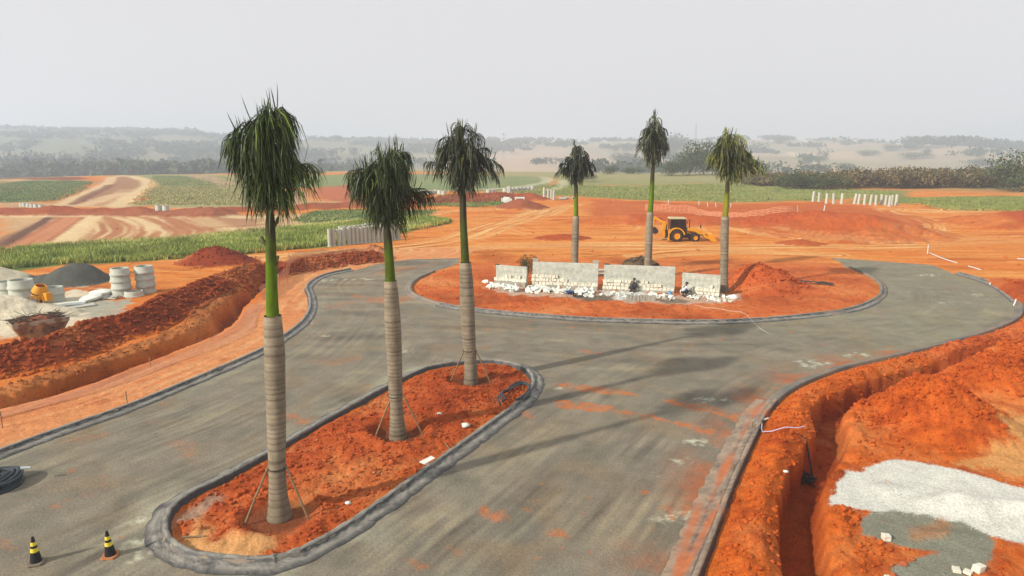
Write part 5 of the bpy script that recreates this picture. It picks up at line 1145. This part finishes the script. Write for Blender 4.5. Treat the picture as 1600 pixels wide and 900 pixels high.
pipes([zc(160, 282) + (.05,), zc(234, 284) + (0,), zc(328, 305) + (.02,), zc(418, 310) + (-.08,), zc(518, 308) + (.02,)], PMS, '%s pipe from the left in the spaced group of five below the scrub', 'upright pipes below the scrub line')
pipes([zc(678, 312) + (.14,), zc(728, 318) + (.07,), zc(803, 322) + (.02,), zc(877, 325) + (.06,), zc(945, 325) + (-.04,), zc(1014, 318) + (-.02,), zc(1065, 325) + (.04,), zc(1113, 345) + (0,), zc(1142, 325) + (.03,), zc(1197, 335) + (0,)], PMS, '%s pipe from the left in the close group of ten below the scrub', 'upright pipes below the scrub line')
pipes([(850, 312.5), (856.5, 312.5), (861.5, 312.5), (865, 312.8)], PMS, '%s pipe from the left of the four standing at the far dirt junction', 'upright pipes at the far dirt junction')
pipes([(793.5, 311), (796.5, 311.3), (802, 310.5)], PMS, '%s pipe from the left of three standing beyond the rear palm', 'three upright pipes beyond the rear palm', .9)
for k, (u, v, a, lb) in enumerate(((873, 313, .2, 'pale pipe lying on the dirt beside the four upright pipes, left of the lying pair'), (879, 312, .5, 'pale pipe lying on the dirt beside the four upright pipes, right of the lying pair'), (896, 312, 1.2, 'short pale pipe lying behind the dark lopsided palm trunk'))):
    q = P(u, v); o = bpy.data.objects.new('concrete_pipe', PMS); C.objects.link(o); o.location = (q[0], q[1], gz(*q) + .25); o.rotation_euler = (PI / 2, 0, PI / 2 + a); o.scale = (1.1, 1.1, .7); tag(o, lb, 'concrete pipe', 'pipes lying at the far dirt junction')
RS = ring_mesh(.5, .85, 16)
def farrings(lst, fmt, group, sc=1.0):
    for k, (u, v) in enumerate(lst):
        q = P(u, v); o = bpy.data.objects.new('manhole_ring', RS); C.objects.link(o); o.location = (q[0], q[1], gz(*q) - .03); o.scale = (sc, sc, sc * random.uniform(.92, 1.05)); tag(o, fmt % ORD[k], 'concrete ring', group)
farrings([(35, 323), (39, 323), (45.5, 323.5), (51, 324), (57, 324.8), (65, 325.5)], '%s ring from the left in the far row behind the red spoil bank', 'far rings behind the red spoil bank', .95)
farrings([(249, 336.5), (260, 336.5)], '%s of two pale rings standing on the pale lot before the far spoil bank', 'two rings on the pale lot')
farrings([(763, 301.5), (768, 301.3), (773, 301), (789, 299.5), (795, 299), (801, 298.6), (808, 298.2), (814, 297.8), (820, 297.3), (826, 296.8), (832, 296)], '%s ring from the left in the far row along the loop road', 'far rings along the loop road', 1.1)
farrings([(660, 304), (665, 304), (670, 304), (675, 303.5), (681, 303), (687, 303.5), (693, 304)], '%s ring from the left in the far row seen beside the middle palm crown', 'far rings between the palm crowns', 1.1)
q = P(812, 322.5); b = MB()
for (x0, x1, z0, z1) in ((-.9, .9, 1.0, 1.2), (-.9, .9, 0, .2), (-.9, -.7, .203, .997), (.7, .9, .203, .997)): b.box(x0, x1, -.6, .6, z0, z1)
tag(b.build('concrete_culvert', M_slab, None, False, (q[0], q[1], gz(*q))), 'pale square concrete culvert piece at the tip of the far grass', 'culvert')
for k, (u, v) in enumerate(((788, 317), (792, 317.5), (796, 317.5))):
    q = P(u, v); b = MB(); b.box(-.6, .6, -.4, .4, 0, .8 + .3 * (k == 1), jit=.15); tag(b.build('concrete_lump', M_slab, None, False, (q[0], q[1], gz(*q)), .05), '%s of three pale concrete lumps on the far grass strip' % ('left', 'middle', 'right')[k], 'concrete lump', 'pale lumps on the far grass strip')

# ---------------------------------------------------------------- safety netting beside the left trench
def netting(line, w_fun, h_fun, label, n_long=11, step=.35, wire=.02, cross=.8):
    l = resample(line, step); t = np.gradient(l, axis=0); t /= np.linalg.norm(t, axis=1)[:, None]; nn = np.stack([t[:, 1], -t[:, 0]], 1); n = len(l)
    G = np.zeros((n, n_long, 3))
    for j in range(n_long):
        f = j / (n_long - 1)
        for i in range(n):
            s = i * step; wv = w_fun(s); off = .25 + wv * f + .12 * math.sin(s * .8 + j * .3) * f; p = l[i] + nn[i] * off
            G[i, j] = (p[0], p[1], 0)
    z = terrain(G[..., 0].ravel(), G[..., 1].ravel(), False).reshape(n, n_long); G[..., 2] = np.maximum(z, -.02) + .07
    for i in range(n):
        s = i * step; h = h_fun(s)
        if h > 0:
            for j in range(n_long): f = j / (n_long - 1); G[i, j, 2] = max(0, z[i, 0]) + h * (1 - f) * (1 + .1 * math.sin(s * 2)) + .03; G[i, j, :2] = G[i, 0, :2] + nn[i] * (.05 + .1 * f)
    V = []; F = []
    def strand(a, b, up):
        k = len(V); V.extend([a - up, a + up, b + up, b - up]); F.append((k, k + 1, k + 2, k + 3))
    for j in range(n_long):
        for i in range(n - 1):
            u_ = G[i, min(j + 1, n_long - 1)] - G[i, max(j - 1, 0)]; u_ = u_ / (np.linalg.norm(u_) + 1e-9) * wire
            strand(G[i, j], G[i + 1, j], u_)
    for i in range(0, n):
        for j in range(n_long - 1):
            u_ = np.array([t[i][0], t[i][1], 0]) * wire * cross
            strand(G[i, j], G[i, j + 1], u_)
    tag(link('safety_netting', npmesh('safety_netting', V, F, None, False), M_net), label, 'netting', 'orange safety netting')
netting(LRIM[(LRIM[:, 1] < 47) & (LRIM[:, 1] > 18)], lambda s: 1.3 + .3 * math.sin(s * .4), lambda s: 0, 'faded orange safety netting lying flat on the soil along the left trench', 12, .8, .018, .25)
NL = smooth_line(PP([(400, 470), (418, 452), (436, 441), (450, 425), (470, 417), (520, 408), (556, 403), (583, 401)]), 1.0)
netting(NL, lambda s: .8, lambda s: .85, 'faded orange safety netting standing sagged near the far end of the left trench', 11, .3)
NR = smooth_line([tuple(np.array(P(u, v))) for u, v in ((1010, 328), (1050, 331), (1080, 332), (1100, 337), (1130, 340), (1180, 345), (1230, 347), (1246, 346))], 3)
netting(NR, lambda s: .8, lambda s: .95 + .2 * math.sin(s * .3), 'pinkish safety netting sagging across the red ground behind the yellow machine', 6, .8, .03)
def stake(u, v, h, label, m=None, r=.025, tilt=(0, 0)):
    q = P(u, v); b = MB(); b.tube([(0, 0, -.1), (tilt[0] * h, tilt[1] * h, h)], r, 6); tag(b.build('stake', m or M_wood, None, False, (q[0], q[1], gz(*q))), label, 'stake', 'thin stakes and rods on the site')
stake(199, 633, .62, 'thin dark wooden stake on the orange strip left of the road', M_rust)
stake(4, 668, .7, 'thin wooden stake by the left edge of the picture', M_rust)
stake(449, 441, .5, 'thin stake holding the far netting near the nearest palm', M_rust); stake(436, 447, 1.0, 'pale post at the near end of the standing netting', M_net, .04); stake(583, 403, 1.0, 'pale post at the far end of the standing netting', M_net, .04)
stake(235, 573, .5, 'dark stake among the netting lying by the left trench', M_rust); stake(1246, 347, 1.6, 'pale leaning post at the right end of the pinkish netting', M_net, .08, (-.1, 0))
for k, (u, v) in enumerate(((1092, 320), (1106, 323), (1119, 323), (1142, 323), (1044, 319), (1285, 355))): stake(u, v, .8, '%s white marker peg from the left on the red ground beyond the yellow machine' % ORD[(1, 2, 3, 4, 0, 5)[k]], M_white, .07, (random.uniform(-.2, .2), 0))
# ---------------------------------------------------------------- white pvc pipes, hoses
def tubeline(name, pts_uv, r, m, label, cat, z=.05, group=None, n=8, zs=None, step=.25):
    p = [P(u, v) for u, v in pts_uv]; l = smooth_line(p, step) if len(p) > 2 else resample(np.array(p), step)
    zz_ = terrain(l[:, 0], l[:, 1], False); l0 = l[0]
    if zs is not None: zz_ = zz_ + np.interp(np.linspace(0, 1, len(l)), np.linspace(0, 1, len(zs)), zs)
    b = MB(); b.tube([(a[0] - l0[0], a[1] - l0[1], q_ + z - float(zz_[0])) for a, q_ in zip(l, zz_)], r, n); o = b.build(name, m, None, True, (l0[0], l0[1], float(zz_[0]))); tag(o, label, cat, group); return o
tubeline('white_pipe', [(1452, 396), (1470, 404), (1495, 412)], .05, M_white, 'long white pipe lying on the soil at the top right bend of the road', 'pipe', .06, 'white plastic pipes'); stake(1449, 397, .95, 'short white pipe standing upright at the top right bend', M_white, .05)
tubeline('white_pipe', [(1513, 417), (1532, 423)], .05, M_white, 'short white pipe lying behind the right-hand kerb sheeting', 'pipe', .06, 'white plastic pipes')
tubeline('white_pipe', [(1589, 405), (1606, 406)], .055, M_white, 'white pipe lying by the right edge of the picture', 'pipe', .06, 'white plastic pipes')
tubeline('white_pipe', [(1277, 590), (1288, 584)], .05, M_white, 'short white pipe lying behind the right kerb before the trench', 'pipe', .08, 'white plastic pipes')
stake(1583, 478, .5, 'short white pipe leaning at the rightmost kerb bend', M_white, .05, (.5, .3)); stake(1545, 446, .3, 'short white stub standing behind the right-hand kerb', M_white, .05, (.4, 0))
tubeline('white_pipe', [(1183, 663), (1200, 659)], .035, M_white, 'short white pipe lying beside the near right kerb', 'pipe', .12, 'white plastic pipes'); tubeline('white_pipe', [(1182, 665), (1187, 673)], .035, M_white, 'stubby white pipe end poking from the near right kerb', 'pipe', .12, 'white plastic pipes')
m_lil = mat('pale_hose', lin(205, 190, 215), .5, .05, 4, 0)
tubeline('thin_hose', [(1190, 670), (1191, 679), (1205, 685), (1225, 687), (1245, 687), (1256, 685)], .018, m_lil, 'thin pale lilac hose curving over the soil bank to the trench', 'hose', .06, zs=[.15, .05, .05, .05, .1, .3])
kq = P(1242, 688); fl = (P(1250, 712)[0] + .42, P(1250, 712)[1]); flz = gz(*fl) + .06
for k, dx in enumerate((-.12, .16)):
    b = MB(); b.tube([(0 + dx * .3, 0, .32), (.2 + dx, -.15, .1), (fl[0] - kq[0] + dx, fl[1] - kq[1], flz)], .036, 8); tag(b.build('black_hose', M_blackrub, None, True, (kq[0], kq[1], 0)), ('left black hose dropping into the right-hand trench', 'right black hose dropping into the right-hand trench')[k], 'hose', 'black hoses in the trench')
b = MB()
for k in range(9):
    a = random.uniform(0, 2 * PI); b.tube([(random.uniform(-.15, .15), random.uniform(-.15, .15), random.uniform(0, .2)), (math.cos(a) * .3, math.sin(a) * .25, random.uniform(.05, .3)), (math.cos(a + .8) * .38, math.sin(a + .8) * .3, random.uniform(-.05, .2))], .035, 6)
tag(b.build('hose_ends', M_blackrub, None, True, (fl[0] + .05, fl[1], flz)), 'tangle of black hose ends at the bottom of the right-hand trench', 'hose tangle')
def coil(name, c, R0, R1, z0, n, r, m, label, tilt=0):
    b = MB(); pts = []; N = n * 26
    for i in range(N + 1):
        f = i / N; a = 2 * PI * n * f; R = R0 + (R1 - R0) * (.5 + .5 * math.sin(f * n * .9)); pts.append((R * math.cos(a), R * math.sin(a), z0 + f * n * r * .62 + .03 * math.sin(a * 3 + f * 9)))
    b.tube(pts, r, 8); o = b.build(name, m, None, True, (c[0], c[1], gz(*c) + r)); o.rotation_euler = (tilt, 0, .4); tag(o, label, 'hose coil'); return o
M_hose = mat('corrugated_hose', lin(62, 66, 72), .5, .2, 5, .2, 20)
c0 = P(-8, 760); coil('hose_coil', c0, .45, .78, 0, 12, .055, M_hose, 'big coil of dark corrugated hose at the left edge of the road')
b = MB(); b.tube([(.78, .2, .55), (.95, .3, .52), (1.02, .33, .5)], .05, 8); o = b.build('hose_end', M_white, None, True, (c0[0], c0[1], 0)); tag(o, 'pale end of the hose sticking out of the big coil', 'hose end')
cc_ = P(818, 625); b = MB()
for k in range(3):
    pts = [P(u, v) for u, v in ((782 + k * 4, 642 - k * 3), (778 + k * 3, 628), (795 + k * 2, 612 + k * 2), (812 + k * 3, 603 + k * 3), (826, 606 + k * 4), (828 - k * 2, 622), (818 - k * 6, 630 + k * 2))]
    l = smooth_line(pts, .15); zz_ = np.maximum(terrain(l[:, 0], l[:, 1], False), 0); b.tube([(a[0] - cc_[0], a[1] - cc_[1], q_ + .16 + .07 * k + .05 * math.sin(i * .4)) for i, (a, q_) in enumerate(zip(l, zz_))], .042, 8)
tag(b.build('black_hose', M_hose, None, True, (cc_[0], cc_[1], 0)), 'looped black corrugated hose lying over the kerb at the far end of the oval bed', 'hose')
q = P(672, 732); b = MB(); b.box(-.25, .25, -.12, .12, 0, .02, jit=.02); o = b.build('white_patch', M_slab, None, False, (q[0] - .1, q[1] + .15, .235)); o.rotation_euler = (0, -.1, .85); tag(o, 'small white plastic scrap on the sheeting along the right side of the oval bed', 'plastic scrap')
m_black2 = mat('fallen_mesh', (.03, .03, .032), .8, .2, 5, .3, 10)
q = P(1262, 445); b = MB(); nx, ny = 16, 5
b.add([(-1.9 + 3.8 * i / nx, -.3 + .6 * j / ny + .12 * math.sin(i * .7), .05 + .12 * random.random()) for i in range(nx + 1) for j in range(ny + 1)], [(i * (ny + 1) + j, (i + 1) * (ny + 1) + j, (i + 1) * (ny + 1) + j + 1, i * (ny + 1) + j + 1) for i in range(nx) for j in range(ny)])
o = b.build('black_tarp', m_black2, None, True, (q[0], q[1], gz(*q) + .05)); o.rotation_euler = (0, 0, -.5); tag(o, 'crumpled strip of black tarp right of the spoil mound on the roundabout', 'tarp')
q = P(1000, 416); b = MB(); b.lathe([(.001, .0), (1.6, 0), (1.7, .3), (1.35, .5), (.7, .8), (.001, .85)], 18)
tt = b.build('hay_heap', mat('brown_heap', lin(110, 84, 56), .95, .3, 3, .6, 8, col2=lin(60, 44, 34), c2scale=2), None, False, (q[0], q[1], gz(*q) - .1)); 
for vv_ in tt.data.vertices: vv_.co += Vector((random.uniform(-.12, .12), random.uniform(-.12, .12), random.uniform(-.1, .1)))
tag(tt, 'brown heap of cut material behind the trunk of the tall slim palm', 'heap')
# loose pale blocks and stones on the right
for k, (u, v, s, lb) in enumerate(((1384, 843, .22, 'single pale stone block lying on the grey gravel at lower right'), (1528, 893, .26, 'upright pale stone block at the bottom right corner'), (1512, 897, .24, 'flat pale stone block next to the upright one at bottom right'), (1494, 893, .24, 'leftmost flat pale stone block of the row at bottom right'), (1388, 905, .2, 'pale stone block cut by the bottom edge at lower right'))):
    q = P(u, v); b = MB(); b.box(-s / 2, s / 2, -s * .4, s * .4, 0, s * (.75 if k in (0, 1) else .35), jit=.015); o = b.build('stone_block', M_stone, None, False, (q[0], q[1], gz(*q) + .0), .012); o.rotation_euler = (.03, .05, .4 * k); tag(o, lb, 'stone block', 'loose pale stone blocks at lower right')
for k, (u, v, s, lb) in enumerate(((687, 660, .10, 'round grey stone among the clods in the middle of the oval bed'), (728, 672, .17, 'flat pale stone near the right side of the oval bed'), (1227, 740, .09, 'small pale stone on the soil bank beside the near right kerb'), (544, 790, .10, 'tan stone on the near part of the oval bed'), (100, 452, .0, ''))):
    if not s: continue
    q = P(u, v); V = IV * s * np.array([1.3, .9, .6]) * (1 + rng.uniform(-.15, .15, (len(IV), 1))); o = link('stone', npmesh('stone', V, IF, None, True), M_slab if k else M_conc, None, (q[0], q[1], gz(*q) + s * .35)); tag(o, lb, 'stone')
q = P(303, 842); b = MB(); b.tube([(-.32, -.02, 0), (.32, .03, 0)], .03, 7); tag(b.build('stick', M_wood, None, True, (q[0], q[1], gz(*q) + .04)), 'short pale stick lying on the tan soil near the tip of the oval bed', 'stick')
q = P(698, 700); b = MB(); b.tube([(-.1, .2, .02), (.1, -.25, .02)], .02, 6); tag(b.build('stick', M_wood, None, True, (q[0], q[1], gz(*q) + .04)), 'thin stick lying among clods on the right part of the oval bed', 'stick')
for k, (u, v) in enumerate(((1175, 671), (1145, 738))): stake(u, v, .35, ('short wooden peg against the near right kerb by the pale hose', 'short wooden peg against the near right kerb, nearer the camera')[k], M_wood, .03)
tubeline('string_line', [(1085, 482), (1150, 493), (1172, 503), (1195, 518), (1215, 526)], .008, M_white, 'thin white string line running over the roundabout kerb onto the road', 'string', .02, zs=[.1, .1, .25, .05, .02])

# ---------------------------------------------------------------- trees, scrub and woods
def crown_pts(n, r, lobes=6, flat=.8):
    c = [Vector((random.gauss(0, .33), random.gauss(0, .33), random.uniform(-.3, .35))) for _ in range(lobes)]; o = []
    for i in range(n):
        l = random.choice(c); d = Vector((random.gauss(0, 1), random.gauss(0, 1), random.gauss(0, 1))).normalized() * (random.random() ** .35) * .52
        o.append((l + d * (1, .9, 1.1)[i % 3]))
    return np.array([(p.x, p.y, p.z * flat) for p in o])
def quads(P3, size, n_dirs, cols):
    n = len(P3); a = rng.normal(0, 1, (n, 3)); a /= np.linalg.norm(a, axis=1)[:, None]; b_ = rng.normal(0, 1, (n, 3)); b_ = np.cross(a, b_); b_ /= np.linalg.norm(b_, axis=1)[:, None]
    s = (size * rng.uniform(.6, 1.4, n))[:, None]
    V = np.stack([P3 - a * s, P3 - b_ * s * .7, P3 + a * s, P3 + b_ * s * .7], 1); return V.reshape(-1, 3), np.arange(4 * n).reshape(n, 4), np.repeat(cols, 4, 0)
TPL = [crown_pts(90, 1) for _ in range(8)]
def woods(name, pos, hgt, wid, qs, pal, k=60, base=.15):
    """pos (n,3); height, width per tree; one joined mesh"""
    n = len(pos); Ps = []; Cs_ = []
    for i in range(n):
        tp = TPL[i % 8][rng.permutation(90)[:k]]; c = np.array(pal[rng.integers(len(pal))]) * rng.uniform(.75, 1.25)
        zc_ = pos[i, 2] + hgt[i] * (base + (1 - base) * .5)
        Ps.append(tp * [wid[i], wid[i], hgt[i] * (1 - base) * .62] + [pos[i, 0], pos[i, 1], zc_]); Cs_.append(np.repeat(c[None], k, 0) * rng.uniform(.7, 1.3, (k, 1)))
    Ps = np.vstack(Ps); V, F, cc2 = quads(Ps, qs, 0, np.vstack(Cs_)); tag(link(name, npmesh(name, V, F, cc2, False), M_veg), kind='stuff')
def polar(us, D):
    x = (us - 800) / FPX * .979 * D; z = terrain(x, D, False); return np.stack([x, D, z], 1)
WG = [lin(70, 82, 60), lin(84, 92, 66), lin(62, 72, 58), lin(96, 92, 70)]
n = 900; us_ = rng.uniform(-120, 352, n); D_ = rng.uniform(470, 640, n); pos = polar(us_, D_); pos[:, 2] = np.minimum(pos[:, 2], -6)
woods('far_wood', pos, rng.uniform(15, 21, n) * (1 + .12 * noise(us_ / 25, 0 * us_, 5)) , rng.uniform(8, 12, n), 2.0, WG, 60, 0.0)
n = 420; us_ = np.r_[rng.uniform(-80, 225, 330), rng.uniform(228, 312, 90)]; pos = polar(us_, rng.uniform(1700, 1790, n)); woods('far_ridge_trees', pos, rng.uniform(13, 20, n), rng.uniform(10, 16, n), 2.6, [lin(66, 78, 62)], 42, .05)
n = 700; us_ = rng.uniform(340, 1640, n); dn = rng.uniform(1640, 1850, n); msk = noise(us_ / 45, us_ * 0, 7) > -.12; pos = polar(us_[msk], dn[msk]); woods('skyline_trees', pos, rng.uniform(5, 14, len(pos)), rng.uniform(8, 20, len(pos)), 2.8, WG, 34, .0)
n = 260; us_ = rng.uniform(1415, 1680, n); pos = polar(us_, rng.uniform(1150, 1260, n)); woods('right_ridge_trees', pos, rng.uniform(12, 21, n), rng.uniform(9, 14, n), 2.0, [lin(70, 80, 58), lin(84, 84, 62)], 44, .1)
n = 9000; us_ = rng.uniform(-50, 1650, n); dn = 520 + 1150 * rng.uniform(0, 1, n) ** .8; X_ = (us_ - 800) / FPX * .979 * dn; f_ = fbm(X_ / 210, dn / 300, 3, 141) + .5 * noise(X_ / 60, dn / 50, 143)
msk = (f_ > np.where(us_ < 760, .10, .30)); pos = polar(us_[msk], dn[msk])[:3000]; woods('hillside_groves', pos, rng.uniform(6, 14, len(pos)), rng.uniform(7, 13, len(pos)), 2.0, WG, 30, -.1)
n = 620; us_ = rng.uniform(1165, 1680, n); D_ = rng.uniform(178, 200, n) + np.interp(us_, [1165, 1300], [14, 0]); pos = polar(us_, D_); pos[:, 2] = np.maximum(pos[:, 2], -1.5)
woods('scrub', pos, np.interp(us_, [1165, 1290, 1400, 1600], [3.2, 4.0, 5.4, 5.0]) * rng.uniform(.75, 1.12, n) * (1 + .22 * noise(us_ / 16, us_ * 0, 9)), rng.uniform(2.0, 3.2, n), .30, [lin(118, 98, 64), lin(130, 106, 70), lin(98, 92, 54), lin(140, 118, 82), lin(98, 82, 56)], 88, -.1)
def tree_meshes(seed):
    random.seed(seed); Ps = crown_pts(2200, 1, 10, .75); base = np.array(lin(78, 88, 54)); Ps[:, 2] = Ps[:, 2] * 1.0 + .62
    V, F, cc2 = quads(Ps, .036, 0, base[None] * rng.uniform(.55, 1.5, (len(Ps), 1))); cm = npmesh('crown', V, F, cc2, False); cm.materials.append(M_veg)
    b = MB(); b.tube([(0, 0, -.05), (.01, 0, .3), (.0, .01, .6)], [.035, .026, .012], 7)
    for k in range(5): a = k * 1.3; b.tube([(0, 0, .25 + .05 * k), (.12 * math.cos(a), .12 * math.sin(a), .45 + .04 * k), (.3 * math.cos(a), .3 * math.sin(a), .65)], [.018, .011, .005], 5)
    tm = b.mesh('trunk', True); tm.materials.append(M_rust); return cm, tm
TM = [tree_meshes(s) for s in (1, 2, 3)]
def tree(label, u, v, D, h, w, k=0, zoff=0, group=None):
    x, _ = at(u, v, D); z = gz(x, D); t = empty('tree', (x, D, z + zoff)); t.scale = (w, w, h); tag(t, label, 'tree', group)
    for nm, me in zip(('crown', 'trunk'), TM[k % 3]):
        o = bpy.data.objects.new(nm, me); C.objects.link(o); o.parent = t
def hit(u, v):
    D = np.arange(200, 2200, 6.0); x = (u - 800) / FPX * D; k = [at(u, v, d) for d in D]; tz = terrain(np.array([q[0] for q in k]), D, False); zz = np.array([q[1] for q in k]); w_ = np.where(zz < tz)[0]
    return D[w_[0]] if len(w_) else 1700
def htree(label, u, v, wpx, hpx, k):
    D = float(hit(u, v)); tree(label, u, v, D, hpx * D / 1066 / 1.05, wpx * D / 1066 / 1.15, k, -.4, 'trees on the tan hillsides')
for k, a in enumerate((('round lone tree high on the tan hill between the two middle rear palms', 962, 237, 12, 11), ('small tree right of the lone round hill tree', 975, 233, 8, 8), ('lowest small bushy tree near the lone round hill tree', 983, 235, 10, 7), ('dark bushy tree low on the hill left of the tall slim palm', 953, 272, 20, 13), ('bushy tree low on the hill just left of the tall slim palm trunk', 988, 272, 18, 12), ('broad hazy grove tree on mid slope left of the tall slim palm', 975, 259, 26, 18),
    ('huge hazy grove tree on the hill right of the tall slim palm', 1050, 246, 40, 32), ('hazy tree at the right foot of the huge grove tree', 1085, 256, 26, 18), ('big hazy grove tree behind the tall slim palm', 1068, 262, 34, 22), ('green tree beside the dirt track climbing the right hill', 1262, 260, 16, 16), ('tree right of the dirt track climbing the right hill', 1280, 254, 12, 12), ('grey-green tree standing alone above the scrub line', 1322, 270, 20, 14), ('dome-shaped tree on the right skyline', 1221, 224, 26, 11),
    ('wide tree on the far pasture right of the dirt track', 1355, 244, 18, 9), ('round tree on the far right pasture below the ridge wood', 1392, 237, 15, 10), ('small round tree in the hedge line of the right pasture', 1448, 242, 10, 10), ('broad tree in the hedge line of the right pasture', 1428, 249, 26, 11), ('slim tree at the right end of the hedge line', 1530, 248, 9, 12), ('low wide tree in the hedge line near the right edge', 1535, 258, 38, 9), ('small dark bush on the plain left of the nearest palm gap', 497, 272, 12, 7), ('tall narrow tree on the skyline above the oval bed', 528, 222, 9, 10))):
    htree(*a, k)
for k, a in enumerate((('dark green round tree at the left end of the nearer grove behind the walls', 1048, 286, 255, 5.4, 6.5), ('second dark tree of the nearer grove right of the tall slim palm', 1076, 286, 262, 8.5, 6.0), ('tallest tree of the nearer grove left of the olive-crowned palm', 1098, 286, 266, 11, 8.5), ('brownish tree of the nearer grove touching the olive-crowned palm', 1122, 286, 262, 10, 8.5), ('last brownish tree of the nearer grove behind the olive-crowned palm', 1160, 286, 245, 6, 7))):
    tree(a[0], a[1], a[2], a[3], a[4], a[5], k, -.2, 'nearer grove behind the green field')
tree('big dark olive tree at the right edge rising above the scrub', 1598, 298, 168, 9.2, 7.5, 1, -.2); tree('smaller olive tree left of the big tree at the right edge', 1572, 298, 172, 5.6, 5, 2, -.2)
tree('dark green shrub in the left part of the scrub line', 1237, 290, 178, 4.6, 5, 0, -.2, 'dark shrubs in the scrub line'); tree('dark green shrub in the scrub line left of the lone grey-green tree', 1285, 292, 176, 4.2, 5.2, 1, -.2, 'dark shrubs in the scrub line')
tree('small dark bush in the dry field behind the dark lopsided palm', 918, 292, 215, 2.4, 3.0, 2)
q = P(820, 414); tree('low green shrub between the two left walls', 824, 428, 56, 1.9, .75, 1, 0)
# masts, houses
def mast(label, u, vb, vt, D, wpx, lattice=True):
    x, z1 = at(u, vt, D); _, z0_ = at(u, vb, D); z0_ = min(z0_, gz(x, D)); t = empty('pylon' if lattice else 'mast', (x, D, z0_)); tag(t, label, 'pylon' if lattice else 'mast'); H_ = z1 - z0_; w_ = wpx * D / 1066; b = MB(); r = .12 * D / 900
    for sx in (-1, 1):
        for sy in (-1, 1): b.tube([(sx * w_ / 2, sy * w_ / 2, 0), (sx * w_ * .12, sy * w_ * .12, H_)], r, 4)
    for i in range(8):
        f0, f1 = i / 8, (i + 1) / 8; a = w_ / 2 * (1 - .76 * f0); c_ = w_ / 2 * (1 - .76 * f1)
        for s in (-1, 1): b.tube([(-a * s, -a, H_ * f0), (c_ * s, -c_, H_ * f1)], r * .7, 3); b.tube([(-a * s, a, H_ * f0), (c_ * s, c_, H_ * f1)], r * .7, 3)
    b.build('lattice', M_steelg, t)
    if lattice:
        b = MB()
        for f in (.72, .84, .95): b.tube([(-w_ * 1.1, 0, H_ * f), (w_ * 1.1, 0, H_ * f)], r * 1.2, 4)
        b.build('crossarm', M_steelg, t)
mast('thin hazy lattice pylon in the valley right of the rear palm', 787, 262, 207, 900, 5); mast('tall slender mast on the skyline right of the tall slim palm', 1088, 219, 193, 1650, 3, False); mast('hazy pylon before the left wood', 149, 270, 227, 470, 3)
def house(label, u, v, D, wd, h, rc_=None):
    x, _ = at(u, v, D); z = gz(x, D); t = empty('house', (x, D, z)); tag(t, label, 'house', 'small houses far on the skyline'); b = MB(); b.box(-wd / 2, wd / 2, -4, 4, -1, h); b.build('wall', M_house, t)
    b = MB(); b.prism([(-wd / 2 - .4, h), (wd / 2 + .4, h), (0, h + wd * .16)], -4.5, 4.5); b.build('roof', M_roof, t)
    b = MB(); [b.box(x_ - .6, x_ + .6, -4.05, -4.003, h * .3, h * .7) for x_ in (-wd / 4, wd / 4)]; b.build('window', M_dark, t)
for lb, u, v, wd in (('white house on the skyline above the dark lopsided palm', 857, 224, 16), ('low white house left of the one above the lopsided palm', 846, 224, 9), ('white building at the foot of the tall mast', 1100, 222, 20), ('small white house right of the mast buildings', 1118, 223, 12), ('white house at the left end of the right skyline trees', 1208, 226, 12), ('long low building on the right skyline near the dirt track', 1262, 226, 18), ('pale building left of the right ridge wood', 1335, 227, 16), ('small white shed on the right pasture', 1347, 229, 8), ('pale building near the centre of the right skyline', 1310, 225, 12)):
    house(lb, u, v, 1560, wd, 5)
for lb, u, v, D, wd in (('white building above the hedge at the right edge', 1592, 243, 520, 12), ('small white shed left of the building at the right edge', 1561, 248, 620, 7)): house(lb, u, v, D, wd, 5)
